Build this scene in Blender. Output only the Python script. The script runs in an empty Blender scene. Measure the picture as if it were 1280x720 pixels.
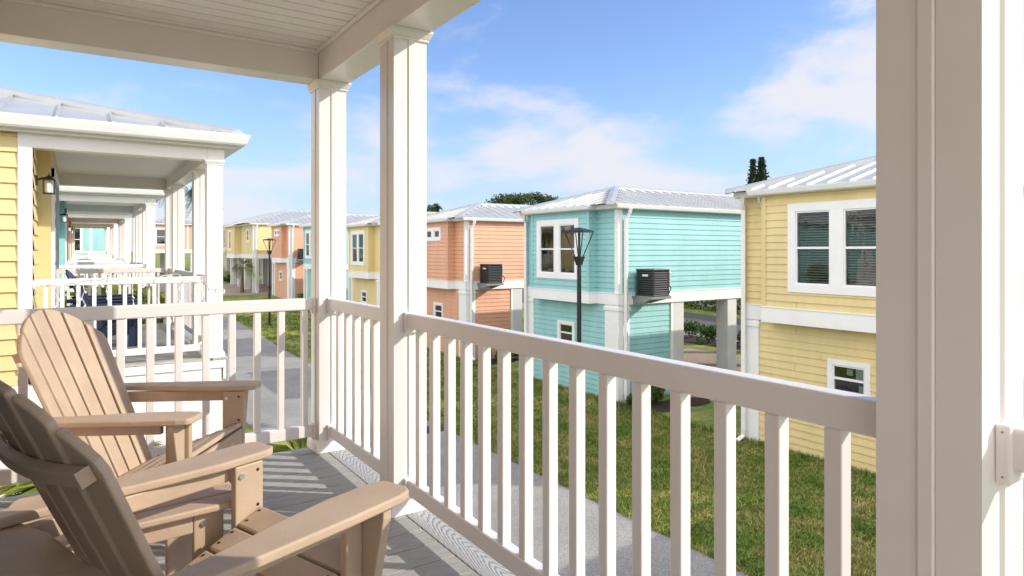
import bpy, bmesh, math, random
import numpy as np
from mathutils import Vector, Matrix
random.seed(7); RNG = np.random.default_rng(11)
R = math.radians
scene = bpy.context.scene
COL = scene.collection

# ------------------------------------------------------------------ helpers
class MB:
    """collects faces and links them as ONE mesh object"""
    def __init__(s): s.v = []; s.f = []; s.mi = []; s.cur = 0
    def add(s, vs, fs):
        b = len(s.v); s.v += [tuple(p) for p in vs]
        for f in fs: s.f.append(tuple(b + i for i in f)); s.mi.append(s.cur)
        return s
    def quad(s, a, b, c, d): return s.add([a, b, c, d], [(0, 1, 2, 3)])
    def box(s, x0, x1, y0, y1, z0, z1):
        return s.add([(x0,y0,z0),(x1,y0,z0),(x1,y1,z0),(x0,y1,z0),(x0,y0,z1),(x1,y0,z1),(x1,y1,z1),(x0,y1,z1)],
              [(0,3,2,1),(4,5,6,7),(0,1,5,4),(1,2,6,5),(2,3,7,6),(3,0,4,7)])
    def prism(s, pts, o, u, v, t):
        """2D outline pts extruded along u x v by t (from -t/2 to t/2)"""
        o = Vector(o); u = Vector(u); v = Vector(v); n = u.cross(v).normalized()
        k = len(pts)
        lo = [o + u*a + v*b - n*t/2 for a, b in pts]; hi = [o + u*a + v*b + n*t/2 for a, b in pts]
        area = sum(pts[i][0]*pts[(i+1)%k][1]-pts[(i+1)%k][0]*pts[i][1] for i in range(k))
        fs = [tuple(range(k-1,-1,-1)), tuple(range(k, 2*k))] + [(i, (i+1)%k, (i+1)%k+k, i+k) for i in range(k)]
        if area < 0: fs = [tuple(reversed(f)) for f in fs]
        return s.add(lo+hi, fs)
    def sweep(s, prof, path_a, path_b, up=(0,0,1)):
        """closed profile (a sideways, b up) swept straight from path_a to path_b"""
        a = Vector(path_a); b = Vector(path_b); d = (b-a).normalized(); up = Vector(up); side = d.cross(up).normalized()
        k = len(prof)
        lo = [a + side*p + up*q for p, q in prof]; hi = [b + side*p + up*q for p, q in prof]
        return s.add(lo+hi, [tuple(range(k)), tuple(range(2*k-1, k-1, -1))] + [(i, i+k, (i+1)%k+k, (i+1)%k) for i in range(k)])
    def tube(s, pts, r, n=8, caps=True):
        pts = [Vector(p) for p in pts]; rs = r if isinstance(r, (list, tuple)) else [r]*len(pts)
        b = len(s.v); ref = Vector((0.13, 0.31, 0.94))
        for i, p in enumerate(pts):
            d = (pts[min(i+1, len(pts)-1)] - pts[max(i-1, 0)]).normalized()
            a = d.cross(ref)
            if a.length < .05: a = d.cross(Vector((1, 0, 0)))
            a.normalize(); c = d.cross(a)
            for j in range(n):
                t = 2*math.pi*j/n; s.v.append(tuple(p + (a*math.cos(t) + c*math.sin(t))*rs[i]))
        for i in range(len(pts)-1):
            for j in range(n):
                s.f.append((b+i*n+j, b+i*n+(j+1)%n, b+(i+1)*n+(j+1)%n, b+(i+1)*n+j)); s.mi.append(s.cur)
        if caps:
            s.f.append(tuple(b+j for j in range(n-1,-1,-1))); s.mi.append(s.cur)
            s.f.append(tuple(b+(len(pts)-1)*n+j for j in range(n))); s.mi.append(s.cur)
        return s
    def build(s, name, mats, parent=None, bevel=0, seg=2, smooth=False):
        me = bpy.data.meshes.new(name); me.from_pydata(s.v, [], s.f)
        if not isinstance(mats, (list, tuple)): mats = [mats]
        for m in mats: me.materials.append(m)
        if len(mats) > 1: me.polygons.foreach_set('material_index', s.mi)
        if smooth: me.polygons.foreach_set('use_smooth', [True]*len(me.polygons))
        me.update()
        o = bpy.data.objects.new(name, me); COL.objects.link(o)
        if parent: o.parent = parent
        if bevel:
            m = o.modifiers.new('bevel', 'BEVEL'); m.width = bevel; m.segments = seg; m.limit_method = 'ANGLE'; m.angle_limit = R(35)
        return o

def tag(o, label, cat, group=None, kind=None):
    o['label'] = label; o['category'] = cat
    if group: o['group'] = group
    if kind: o['kind'] = kind
    return o
def structure(o, kind='structure'): o['kind'] = kind; return o
def thing(name, label, cat, loc=(0,0,0), rz=0, group=None):
    o = bpy.data.objects.new(name, None); COL.objects.link(o); o.location = loc; o.rotation_euler = (0,0,rz)
    o.empty_display_size = .2
    return tag(o, label, cat, group)
def link_copy(o, parent=None, loc=None):
    c = o.copy(); COL.objects.link(c)
    if parent: c.parent = parent
    if loc is not None: c.location = loc
    return c
def kids(o): return [c for c in bpy.data.objects if c.parent == o]
def copy_tree(o, parent=None):
    c = link_copy(o, parent)
    for ch in kids(o): copy_tree(ch, c)
    return c

# ------------------------------------------------------------------ materials
def mat(name, col, rough=.5, metal=0, spec=.5, noise=0, nscale=8, bump=0, bscale=60, stretch=None, col2=None, coat=0, detail=6):
    m = bpy.data.materials.new(name); m.use_nodes = True
    nt = m.node_tree; n = nt.nodes; L = nt.links; b = n['Principled BSDF']
    b.inputs['Base Color'].default_value = (*col, 1); b.inputs['Roughness'].default_value = rough
    b.inputs['Metallic'].default_value = metal; b.inputs['Specular IOR Level'].default_value = spec
    if coat: b.inputs['Coat Weight'].default_value = coat
    tc = n.new('ShaderNodeTexCoord'); mp = n.new('ShaderNodeMapping'); L.new(tc.outputs['Object'], mp.inputs['Vector'])
    if stretch: mp.inputs['Scale'].default_value = stretch
    if noise or col2:
        t = n.new('ShaderNodeTexNoise'); t.inputs['Scale'].default_value = nscale; t.inputs['Detail'].default_value = detail; t.inputs['Roughness'].default_value = .6
        L.new(mp.outputs['Vector'], t.inputs['Vector'])
        r = n.new('ShaderNodeValToRGB'); L.new(t.outputs['Fac'], r.inputs['Fac'])
        a = col; c2 = col2 or tuple(max(0, x*(1-noise)) for x in col)
        r.color_ramp.elements[0].color = (*c2, 1); r.color_ramp.elements[0].position = .32
        r.color_ramp.elements[1].color = (*a, 1); r.color_ramp.elements[1].position = .66
        L.new(r.outputs['Color'], b.inputs['Base Color'])
    if bump:
        t2 = n.new('ShaderNodeTexNoise'); t2.inputs['Scale'].default_value = bscale; t2.inputs['Detail'].default_value = 5
        L.new(mp.outputs['Vector'], t2.inputs['Vector'])
        bp = n.new('ShaderNodeBump'); bp.inputs['Strength'].default_value = bump; bp.inputs['Distance'].default_value = .004
        L.new(t2.outputs['Fac'], bp.inputs['Height']); L.new(bp.outputs['Normal'], b.inputs['Normal'])
    return m

VINYL = mat('white_vinyl', (.85,.81,.785), .32, noise=.05, nscale=3, bump=.04, bscale=25)
TRIM = mat('white_trim_paint', (.84,.84,.84), .5, noise=.06, nscale=2.5, bump=.06, bscale=40)
SOFFIT = mat('ceiling_vinyl', (.87,.835,.805), .45, noise=.05, nscale=2)
GUTTER = mat('gutter_aluminium', (.82,.815,.80), .38, noise=.07, nscale=4)
CEMENT = mat('stilt_render', (.66,.66,.65), .85, noise=.12, nscale=1.6, bump=.2, bscale=60)
def siding_mat(name, c):
    return mat(name, c, .6, noise=.13, nscale=1.0, bump=.12, bscale=30, stretch=(2.2,2.2,.55))
YEL = siding_mat('yellow_siding', (.76,.61,.30))
AQUA = siding_mat('aqua_siding', (.30,.575,.575))
PEACH = siding_mat('peach_siding', (.72,.39,.245))
TAN = siding_mat('tan_siding', (.62,.45,.24))
ROOF = mat('standing_seam_metal', (.52,.53,.53), .36, metal=.40, noise=.12, nscale=1.4)
ROOFD = mat('ridge_shadow_gap', (.10,.10,.10), .8)
POLY = mat('taupe_poly_lumber', (.53,.395,.28), .50, noise=.16, nscale=7, bump=.2, bscale=160)
NAVY = mat('navy_poly_lumber', (.018,.035,.085), .45, noise=.15, nscale=9)
STEEL = mat('bolt_steel', (.75,.74,.72), .3, metal=1)
DARKM = mat('dark_screw', (.02,.02,.02), .5)
BLACK = mat('black_powdercoat', (.015,.015,.016), .42, noise=.2, nscale=12)
ACM = mat('charcoal_condenser_metal', (.035,.038,.042), .45, noise=.2, nscale=6)
ACDARK = mat('condenser_coil', (.010,.010,.011), .7)
BRACKET = mat('galvanised_bracket', (.33,.34,.35), .5, metal=.5, noise=.2, nscale=6)
BADGE = mat('silver_badge', (.7,.68,.66), .3, metal=.4)
FROST = mat('frosted_glass', (.8,.8,.78), .35)
BLIND = mat('blind_slats', (.75,.76,.72), .6)
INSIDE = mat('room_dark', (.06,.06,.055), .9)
REFLECTION = mat('green_reflection', (.10,.42,.36), .9, noise=.2, nscale=4)
PAPER = mat('paper_tan', (.62,.45,.25), .8)
NOTE = mat('paper_notice', (.55,.62,.60), .8)
MULCH = mat('dark_mulch', (.045,.025,.018), .95, noise=.6, nscale=30, bump=.8, bscale=50)
WIRE = mat('white_wire', (.75,.75,.73), .5)
BARK = mat('palm_bark', (.16,.12,.085), .9, noise=.4, nscale=12, bump=.5, bscale=30)

def glass_mat(name, tint=(.55,.62,.62), gl=.10):
    m = bpy.data.materials.new(name); m.use_nodes = True; nt = m.node_tree; n = nt.nodes; L = nt.links
    n.remove(n['Principled BSDF']); out = n['Material Output']
    tr = n.new('ShaderNodeBsdfTransparent'); tr.inputs['Color'].default_value = (*tint, 1)
    g = n.new('ShaderNodeBsdfGlossy'); g.inputs['Roughness'].default_value = .02
    fr = n.new('ShaderNodeFresnel'); fr.inputs['IOR'].default_value = 1.55
    ad = n.new('ShaderNodeMath'); ad.operation = 'ADD'; ad.inputs[1].default_value = gl; L.new(fr.outputs['Fac'], ad.inputs[0])
    nz = n.new('ShaderNodeTexNoise'); nz.inputs['Scale'].default_value = 1.7
    bp = n.new('ShaderNodeBump'); bp.inputs['Strength'].default_value = .10; bp.inputs['Distance'].default_value = .05
    L.new(nz.outputs['Fac'], bp.inputs['Height']); L.new(bp.outputs['Normal'], g.inputs['Normal'])
    mx = n.new('ShaderNodeMixShader'); L.new(ad.outputs[0], mx.inputs['Fac']); L.new(tr.outputs[0], mx.inputs[1]); L.new(g.outputs[0], mx.inputs[2])
    L.new(mx.outputs[0], out.inputs['Surface']); return m
GLASS = glass_mat('window_glass', (.70,.76,.74), .07)

def deck_mat():
    m = mat('grey_composite_deck', (.25,.25,.245), .62); nt = m.node_tree; n = nt.nodes; L = nt.links; b = n['Principled BSDF']
    tc = n.new('ShaderNodeTexCoord'); mp = n.new('ShaderNodeMapping'); mp.inputs['Scale'].default_value = (1.6, 16, 10); L.new(tc.outputs['Object'], mp.inputs['Vector'])
    t = n.new('ShaderNodeTexNoise'); t.inputs['Scale'].default_value = 6; t.inputs['Detail'].default_value = 8; t.inputs['Distortion'].default_value = 1.2; L.new(mp.outputs['Vector'], t.inputs['Vector'])
    at = n.new('ShaderNodeObjectInfo')
    r = n.new('ShaderNodeValToRGB'); r.color_ramp.elements[0].position = .3; r.color_ramp.elements[1].position = .7
    r.color_ramp.elements[0].color = (.29,.285,.27,1); r.color_ramp.elements[1].color = (.44,.43,.41,1); L.new(t.outputs['Fac'], r.inputs['Fac']); L.new(r.outputs['Color'], b.inputs['Base Color'])
    bp = n.new('ShaderNodeBump'); bp.inputs['Strength'].default_value = .35; bp.inputs['Distance'].default_value = .002; L.new(t.outputs['Fac'], bp.inputs['Height']); L.new(bp.outputs['Normal'], b.inputs['Normal'])
    return m
DECK = deck_mat()
def grain_mat():
    """edge board with a printed cathedral wood grain running along Y"""
    m = mat('grained_edge_board', (.34,.335,.32), .6); nt = m.node_tree; n = nt.nodes; L = nt.links; b = n['Principled BSDF']
    tc = n.new('ShaderNodeTexCoord'); mp = n.new('ShaderNodeMapping'); mp.inputs['Location'].default_value = (-1.315*14, 0, 0); mp.inputs['Scale'].default_value = (14, 1.0, 1); L.new(tc.outputs['Object'], mp.inputs['Vector'])
    nz = n.new('ShaderNodeTexNoise'); nz.inputs['Scale'].default_value = 1.6; nz.inputs['Detail'].default_value = 3; L.new(mp.outputs['Vector'], nz.inputs['Vector'])
    sx = n.new('ShaderNodeSeparateXYZ'); L.new(mp.outputs['Vector'], sx.inputs[0])
    sq = n.new('ShaderNodeMath'); sq.operation = 'MULTIPLY'; L.new(sx.outputs[0], sq.inputs[0]); L.new(sx.outputs[0], sq.inputs[1])
    k = n.new('ShaderNodeMath'); k.operation = 'MULTIPLY_ADD'; L.new(sq.outputs[0], k.inputs[0]); k.inputs[1].default_value = 2.2
    y = n.new('ShaderNodeMath'); y.operation = 'MULTIPLY'; L.new(sx.outputs[1], y.inputs[0]); y.inputs[1].default_value = 7.0
    L.new(y.outputs[0], k.inputs[2])
    a = n.new('ShaderNodeMath'); a.operation = 'MULTIPLY_ADD'; L.new(nz.outputs['Fac'], a.inputs[0]); a.inputs[1].default_value = 2.0; L.new(k.outputs[0], a.inputs[2])
    s = n.new('ShaderNodeMath'); s.operation = 'MULTIPLY'; L.new(a.outputs[0], s.inputs[0]); s.inputs[1].default_value = 17.0
    sn = n.new('ShaderNodeMath'); sn.operation = 'SINE'; L.new(s.outputs[0], sn.inputs[0])
    r = n.new('ShaderNodeValToRGB'); r.color_ramp.elements[0].position = .0; r.color_ramp.elements[1].position = .55
    r.color_ramp.elements[0].color = (.24,.24,.235,1); r.color_ramp.elements[1].color = (.46,.455,.435,1)
    mr = n.new('ShaderNodeMapRange'); mr.inputs['From Min'].default_value = -1; L.new(sn.outputs[0], mr.inputs['Value'])
    L.new(mr.outputs[0], r.inputs['Fac']); L.new(r.outputs['Color'], b.inputs['Base Color'])
    bp = n.new('ShaderNodeBump'); bp.inputs['Strength'].default_value = .5; bp.inputs['Distance'].default_value = .002; L.new(mr.outputs[0], bp.inputs['Height']); L.new(bp.outputs['Normal'], b.inputs['Normal'])
    return m
GRAIN = grain_mat()
def path_mat(name, c0, c1, sc=90, patch=.25):
    m = mat(name, c1, .9); nt = m.node_tree; n = nt.nodes; L = nt.links; b = n['Principled BSDF']
    tc = n.new('ShaderNodeTexCoord')
    v = n.new('ShaderNodeTexNoise'); v.inputs['Scale'].default_value = sc; v.inputs['Detail'].default_value = 3; L.new(tc.outputs['Object'], v.inputs['Vector'])
    w = n.new('ShaderNodeTexNoise'); w.inputs['Scale'].default_value = .8; w.inputs['Detail'].default_value = 6; L.new(tc.outputs['Object'], w.inputs['Vector'])
    r = n.new('ShaderNodeValToRGB'); r.color_ramp.elements[0].position = .36; r.color_ramp.elements[1].position = .64
    r.color_ramp.elements[0].color = (*c0, 1); r.color_ramp.elements[1].color = (*c1, 1); L.new(v.outputs['Fac'], r.inputs['Fac'])
    mr = n.new('ShaderNodeMapRange'); mr.inputs['To Min'].default_value = 1-patch; mr.inputs['To Max'].default_value = 1+patch; L.new(w.outputs['Fac'], mr.inputs['Value'])
    mx = n.new('ShaderNodeVectorMath'); mx.operation = 'SCALE'; L.new(r.outputs['Color'], mx.inputs[0]); L.new(mr.outputs[0], mx.inputs['Scale'])
    L.new(mx.outputs[0], b.inputs['Base Color'])
    bp = n.new('ShaderNodeBump'); bp.inputs['Strength'].default_value = .5; bp.inputs['Distance'].default_value = .004; L.new(v.outputs['Fac'], bp.inputs['Height']); L.new(bp.outputs['Normal'], b.inputs['Normal'])
    return m
PATH = path_mat('washed_concrete', (.18,.175,.168), (.32,.313,.30), 55, .35)
ASPH = path_mat('asphalt', (.05,.05,.05), (.10,.10,.10), 60)
PAVER = path_mat('tan_pavers', (.26,.20,.15), (.36,.29,.23), 20)
def grass_mats():
    def mk(name, blades):
        m = mat(name, (.07,.10,.02), .8); nt = m.node_tree; n = nt.nodes; L = nt.links; b = n['Principled BSDF']
        b.inputs['Specular IOR Level'].default_value = .2
        tc = n.new('ShaderNodeTexCoord')
        w = n.new('ShaderNodeTexNoise'); w.inputs['Scale'].default_value = 1.1; w.inputs['Detail'].default_value = 9; w.inputs['Roughness'].default_value = .74; L.new(tc.outputs['Object'], w.inputs['Vector'])
        f = n.new('ShaderNodeTexNoise'); f.inputs['Scale'].default_value = 22 if not blades else 40; f.inputs['Detail'].default_value = 4; L.new(tc.outputs['Object'], f.inputs['Vector'])
        r = n.new('ShaderNodeValToRGB'); e = r.color_ramp.elements
        e[0].position = .30; e[0].color = (.075,.15,.024,1); e[1].position = .72; e[1].color = (.42,.36,.17,1)
        x = r.color_ramp.elements.new(.46); x.color = (.14,.195,.04,1); x = r.color_ramp.elements.new(.57); x.color = (.26,.25,.08,1)
        L.new(w.outputs['Fac'], r.inputs['Fac'])
        mr = n.new('ShaderNodeMapRange'); mr.inputs['From Min'].default_value = .3; mr.inputs['From Max'].default_value = .7; mr.inputs['To Min'].default_value = .62; mr.inputs['To Max'].default_value = 1.4; L.new(f.outputs['Fac'], mr.inputs['Value'])
        mx = n.new('ShaderNodeVectorMath'); mx.operation = 'SCALE'; L.new(r.outputs['Color'], mx.inputs[0]); L.new(mr.outputs[0], mx.inputs['Scale']); L.new(mx.outputs[0], b.inputs['Base Color'])
        if blades:
            gi = n.new('ShaderNodeNewGeometry'); m3 = n.new('ShaderNodeMapRange'); m3.inputs['To Min'].default_value = .45; m3.inputs['To Max'].default_value = 1.75; L.new(gi.outputs['Random Per Island'], m3.inputs['Value'])
            x2 = n.new('ShaderNodeVectorMath'); x2.operation = 'SCALE'; L.new(mx.outputs[0], x2.inputs[0]); L.new(m3.outputs[0], x2.inputs['Scale']); L.new(x2.outputs[0], b.inputs['Base Color'])
        if not blades:
            bp = n.new('ShaderNodeBump'); bp.inputs['Strength'].default_value = .8; bp.inputs['Distance'].default_value = .03; L.new(f.outputs['Fac'], bp.inputs['Height']); L.new(bp.outputs['Normal'], b.inputs['Normal'])
        return m
    return mk('turf_soil', False), mk('grass_blades', True)
TURF, BLADE = grass_mats()
def leaf_mat(name, a, b2, trans=.25):
    m = mat(name, a, .5); nt = m.node_tree; n = nt.nodes; L = nt.links; b = n['Principled BSDF']; b.inputs['Specular IOR Level'].default_value = .35
    g = n.new('ShaderNodeNewGeometry'); r = n.new('ShaderNodeValToRGB'); r.color_ramp.elements[0].color = (*a, 1); r.color_ramp.elements[1].color = (*b2, 1)
    L.new(g.outputs['Random Per Island'], r.inputs['Fac']); L.new(r.outputs['Color'], b.inputs['Base Color'])
    tl = n.new('ShaderNodeBsdfTranslucent'); L.new(r.outputs['Color'], tl.inputs['Color'])
    mx = n.new('ShaderNodeMixShader'); mx.inputs['Fac'].default_value = trans; L.new(b.outputs[0], mx.inputs[1]); L.new(tl.outputs[0], mx.inputs[2]); L.new(mx.outputs[0], n['Material Output'].inputs['Surface'])
    return m
FROND = leaf_mat('palm_frond', (.13,.20,.025), (.30,.30,.05), .35)
SHRUB = leaf_mat('shrub_leaf', (.035,.085,.02), (.10,.17,.035))
TREE = leaf_mat('tree_leaf', (.018,.038,.010), (.075,.11,.03), .2)
PINE = leaf_mat('pine_needle', (.012,.024,.012), (.028,.045,.02), .1)

# ------------------------------------------------------------------ shared builders
ZC = 4.2          # camera height; the decks lie 1.2 m below it
ZD = 3.0
def ground(y): 
    t = max(0.0, y-24.0); return .041*t*t/(t+10)

def siding_wall(mb, axis, c, a0, a1, z0, z1, out, holes=(), pitch=.152, lap=.021):
    """lapped boards on plane axis=c; out=+-1 outward; holes=(a0,a1,z0,z1)"""
    z = z0
    def q(p0, p1, za, zb, ca, cb):
        pts = [(p0,ca,za),(p1,ca,za),(p1,cb,zb),(p0,cb,zb)]
        if axis == 'x': pts = [(k, p, zz) for p, k, zz in pts]
        flip = (axis == 'y' and out > 0) or (axis == 'x' and out < 0)
        if flip: pts.reverse()
        mb.quad(*pts)
    while z < z1 - 1e-4:
        zb = min(z+pitch, z1)
        iv = [(a0, a1)]
        for h0, h1, hz0, hz1 in holes:
            if hz0 <= z+.5*pitch <= hz1:
                nv = []
                for s, e in iv:
                    if h1 <= s or h0 >= e: nv.append((s, e)); continue
                    if h0 > s: nv.append((s, h0))
                    if h1 < e: nv.append((h1, e))
                iv = nv
        jn = []
        for s, e in iv:
            p = s; L_ = abs(math.sin(z*91.7+c*3.1+a0*7.7))*3.2+.8
            while p+L_ < e-.5: jn.append((p, p+L_-.005)); p += L_; L_ = 3.66
            jn.append((p, e))
        for s, e in jn:
            q(s, e, z, zb, c+out*lap, c+out*.002)
            q(s, e, z, z, c+out*.002, c+out*lap)      # underside of the lap
        z = zb

def win_unit(parent, axis, c, out, a0, a1, z0, z1, fw=.11, mw=.13, blinds=False, sash=True, mull=None, extras=None, inner_dark=True):
    """a window: frame (part) > pane, sash (sub-parts); a0..a1,z0..z1 = outside of the casing. returns holes"""
    def P(a, k, z): return (a, c+out*k, z) if axis == 'y' else (c+out*k, a, z)
    def bx(mb, p0, p1, k0, k1, q0, q1):
        A = P(p0, k0, q0); B = P(p1, k1, q1)
        mb.box(min(A[0],B[0]), max(A[0],B[0]), min(A[1],B[1]), max(A[1],B[1]), q0, q1)
    fr = MB(); t = .035
    bays = [(a0+fw, a1-fw)] if mull is None else [(a0+fw, mull-mw), (mull+mw, a1-fw)]
    bx(fr, a0, a0+fw, 0, t, z0, z1); bx(fr, a1-fw, a1, 0, t, z0, z1)
    bx(fr, a0+fw, a1-fw, 0, t, z1-fw, z1); bx(fr, a0+fw, a1-fw, 0, t, z0, z0+fw)
    if mull is not None: bx(fr, mull-mw, mull+mw, 0, t, z0+fw, z1-fw)
    f = fr.build('window_frame', TRIM, parent, bevel=.004)
    holes = []
    for b0, b1 in bays:
        q0, q1 = z0+fw, z1-fw; zm = (q0+q1)/2; s = MB(); w = .03
        bx(s, b0, b0+w, -.05, .018, q0, q1); bx(s, b1-w, b1, -.05, .018, q0, q1)
        bx(s, b0+w, b1-w, -.05, .018, q1-w, q1); bx(s, b0+w, b1-w, -.05, .018, q0, q0+w)
        if sash: bx(s, b0+w, b1-w, -.04, .022, zm-.022, zm+.022)
        s.build('sash', TRIM, f, bevel=.002)
        p = MB()
        for g0, g1, kk in ([(q0+w, zm-.022, -.02), (zm+.022, q1-w, -.008)] if sash else [(q0+w, q1-w, -.01)]):
            pts = [P(b0+w,kk,g0), P(b1-w,kk,g0), P(b1-w,kk,g1), P(b0+w,kk,g1)]
            if (axis == 'y' and out > 0) or (axis == 'x' and out < 0): pts.reverse()
            p.quad(*pts)
        p.build('pane', GLASS, f)
        if blinds:
            bl = MB(); z = q0+.05
            while z < q1-.03:
                A = P(b0+w, -.075, z); B = P(b1-w, -.115, z+.016)
                a, b = (P(b0+w,-.075,z), P(b1-w,-.075,z)); d, e = (P(b1-w,-.115,z+.018), P(b0+w,-.115,z+.018))
                bl.quad(a, b, d, e); z += .05
            bl.build('blind', BLIND, f)
        holes.append((b0+.002, b1-.002, q0, q1))
    # room lining behind the opening so the wall has depth
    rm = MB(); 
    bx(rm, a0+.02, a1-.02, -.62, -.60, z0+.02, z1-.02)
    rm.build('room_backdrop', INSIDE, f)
    return holes

def hip_roof(parent, x0, x1, y0, y1, ze, slope, gut=.12, seam=.42, fascia=.10):
    """standing seam hip roof over eave rectangle; ridge along the longer side"""
    w = min(x1-x0, y1-y0)/2; h = w*slope; zr = ze+h
    if x1-x0 >= y1-y0: ra, rb = Vector((x0+w, (y0+y1)/2, zr)), Vector((x1-w, (y0+y1)/2, zr))
    else: ra, rb = Vector(((x0+x1)/2, y0+w, zr)), Vector(((x0+x1)/2, y1-w, zr))
    A,B,C,D = [Vector(p) for p in ((x0,y0,ze),(x1,y0,ze),(x1,y1,ze),(x0,y1,ze))]
    mb = MB()
    if x1-x0 >= y1-y0:
        faces = [(A,B,rb,ra),(B,C,rb),(C,D,ra,rb),(D,A,ra)]; hips = [(A,ra),(B,rb),(C,rb),(D,ra),(ra,rb)]
    else:
        faces = [(A,B,ra),(B,C,rb,ra),(C,D,rb),(D,A,ra,rb)]; hips = [(A,ra),(B,ra),(C,rb),(D,rb),(ra,rb)]
    for f in faces: mb.add(f, [tuple(range(len(f)))])
    # standing seams: ribs running up each slope from the eave to the hip or ridge
    for e0, e1 in ((A,B),(B,C),(C,D),(D,A)):
        d = (e1-e0); Ln = d.length; d.normalize(); inn = Vector((-d.y, d.x, 0)); k = int(Ln/seam)
        for i in range(1, k+1):
            t = (i-.5)*Ln/k; run = min(t, Ln-t, w)
            if run < .12: continue
            p = e0 + d*t; q = p + inn*run + Vector((0,0,run*slope)); up = Vector((0,0,.034))
            s = d*.011
            mb.add([p-s, p+s, q+s, q-s, p-s+up, p+s+up, q+s+up, q-s+up], [(4,5,6,7),(0,1,5,4),(2,3,7,6),(1,2,6,5),(3,0,4,7)])
    r = mb.build('roof', ROOF, parent)
    cp = MB()
    for p, q in hips:
        d = (q-p).normalized(); side = d.cross(Vector((0,0,1))).normalized()*.12; up = Vector((0,0,.085))
        p2 = p - Vector((0,0,.01))
        lo = [p2-side+up*.55, p2+up, p2+side+up*.55]; hi = [q-side+up*.55, q+up, q+side+up*.55]
        th = Vector((0,0,-.07))
        cp.add(lo+hi+[lo[0]+th, lo[2]+th, hi[0]+th, hi[2]+th], [(0,1,4,3),(1,2,5,4),(0,3,8,6),(2,7,9,5),(0,6,7,2,1),(3,4,5,9,8)])
    cp.build('hip_cap', ROOF, r)
    return zr

GP = [(0,0),(.085,0),(.10,.018),(.125,.085),(.132,.118),(.118,.118),(.115,.10),(.0,.10)]   # ogee gutter section (outward, up)
def gutter_run(mb, pts, z):
    """gutter along a closed or open list of corners (x,y), mitred; outward is to the right of travel"""
    n = len(pts); pr = GP
    rings = []
    for i, (x, y) in enumerate(pts):
        p = Vector((x, y)); 
        d0 = (p - Vector(pts[i-1])).normalized() if i > 0 else None
        d1 = (Vector(pts[i+1]) - p).normalized() if i < n-1 else None
        if d0 is None: d0 = d1
        if d1 is None: d1 = d0
        n0 = Vector((d0.y, -d0.x)); n1 = Vector((d1.y, -d1.x)); m = (n0+n1); m = m/(max(.2, m.dot(n0)))
        rings.append([(p.x+m.x*a, p.y+m.y*a, z+b) for a, b in pr])
    k = len(pr)
    for i in range(n-1):
        mb.add(rings[i]+rings[i+1], [(j, (j+1)%k, (j+1)%k+k, j+k) for j in range(k)])
    mb.add(rings[0], [tuple(range(k-1,-1,-1))]); mb.add(rings[-1], [tuple(range(k))])

def railing(parent, p0, p1, zd, mesh_baluster, pitch=.137, phase=None, separate=True, bracket=True):
    """vinyl railing between two posts, p0->p1 along x or y. part: railing > baluster, bracket"""
    (x0,y0),(x1,y1) = p0, p1; along_y = abs(y1-y0) > abs(x1-x0)
    mb = MB(); hw = .027
    def bar(z0, z1, w):
        if along_y: mb.box(x0-w, x0+w, min(y0,y1), max(y0,y1), z0, z1)
        else: mb.box(min(x0,x1), max(x0,x1), y0-w, y0+w, z0, z1)
    bar(zd+.848, zd+.918, hw); r = mb.build('railing', VINYL, parent, bevel=.008, seg=3)
    mb = MB()
    def bar(z0, z1, w):
        if along_y: mb.box(x0-w, x0+w, min(y0,y1), max(y0,y1), z0, z1)
        else: mb.box(min(x0,x1), max(x0,x1), y0-w, y0+w, z0, z1)
    bar(zd+.085, zd+.157, hw-.003); mb.build('bottom_rail', VINYL, r, bevel=.008, seg=3)
    a, b = (min(y0,y1), max(y0,y1)) if along_y else (min(x0,x1), max(x0,x1))
    L = b-a; n = int((L-.05)/pitch)
    if phase is None:
        st = a + (L-(n-1)*pitch)/2; cs = [st+i*pitch for i in range(n)]
    else:
        c = phase
        while c-pitch > a+.03: c -= pitch
        cs = []
        while c < b-.03: cs.append(c); c += pitch
    bm_ = MB() if not separate else None
    for c in cs:
        loc = (x0, c, zd+.157) if along_y else (c, y0, zd+.157)
        if separate:
            o = bpy.data.objects.new('baluster', mesh_baluster); COL.objects.link(o); o.parent = r; o.location = loc
            bv = o.modifiers.new('bevel', 'BEVEL'); bv.width = .0035; bv.segments = 2
        else: bm_.box(loc[0]-.018, loc[0]+.018, loc[1]-.018, loc[1]+.018, zd+.157, zd+.848)
    if not separate: structure(bm_.build('balusters', VINYL, r), 'stuff')
    if bracket:
        for e, sg in ((a, 1), (b, -1)):
            for z0, z1 in ((zd+.826, zd+.922), (zd+.070, zd+.163)):
                k = MB(); w = .036
                if along_y: k.box(x0-w, x0+w, min(e, e+sg*.022), max(e, e+sg*.022), z0, z1)
                else: k.box(min(e, e+sg*.022), max(e, e+sg*.022), y0-w, y0+w, z0, z1)
                bo = k.build('bracket', VINYL, r, bevel=.004)
                sc = MB(); q = e+sg*.011
                for hz in (z0+.012, z1-.012):
                    for sd in (-1, 1):
                        if along_y: sc.tube([(x0+sd*w, q, hz), (x0+sd*(w+.0015), q, hz)], .0018, 6)
                        else: sc.tube([(q, y0+sd*w, hz), (q, y0+sd*(w+.0015), hz)], .0018, 6)
                sc.build('screws', BRACKET, bo)
    return r

def baluster_mesh(h=.691):
    mb = MB(); w = .0185; mb.box(-w, w, -w, w, 0, h)
    me = bpy.data.meshes.new('baluster'); me.from_pydata(mb.v, [], mb.f); me.materials.append(VINYL); return me
BALU = baluster_mesh()

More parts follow.
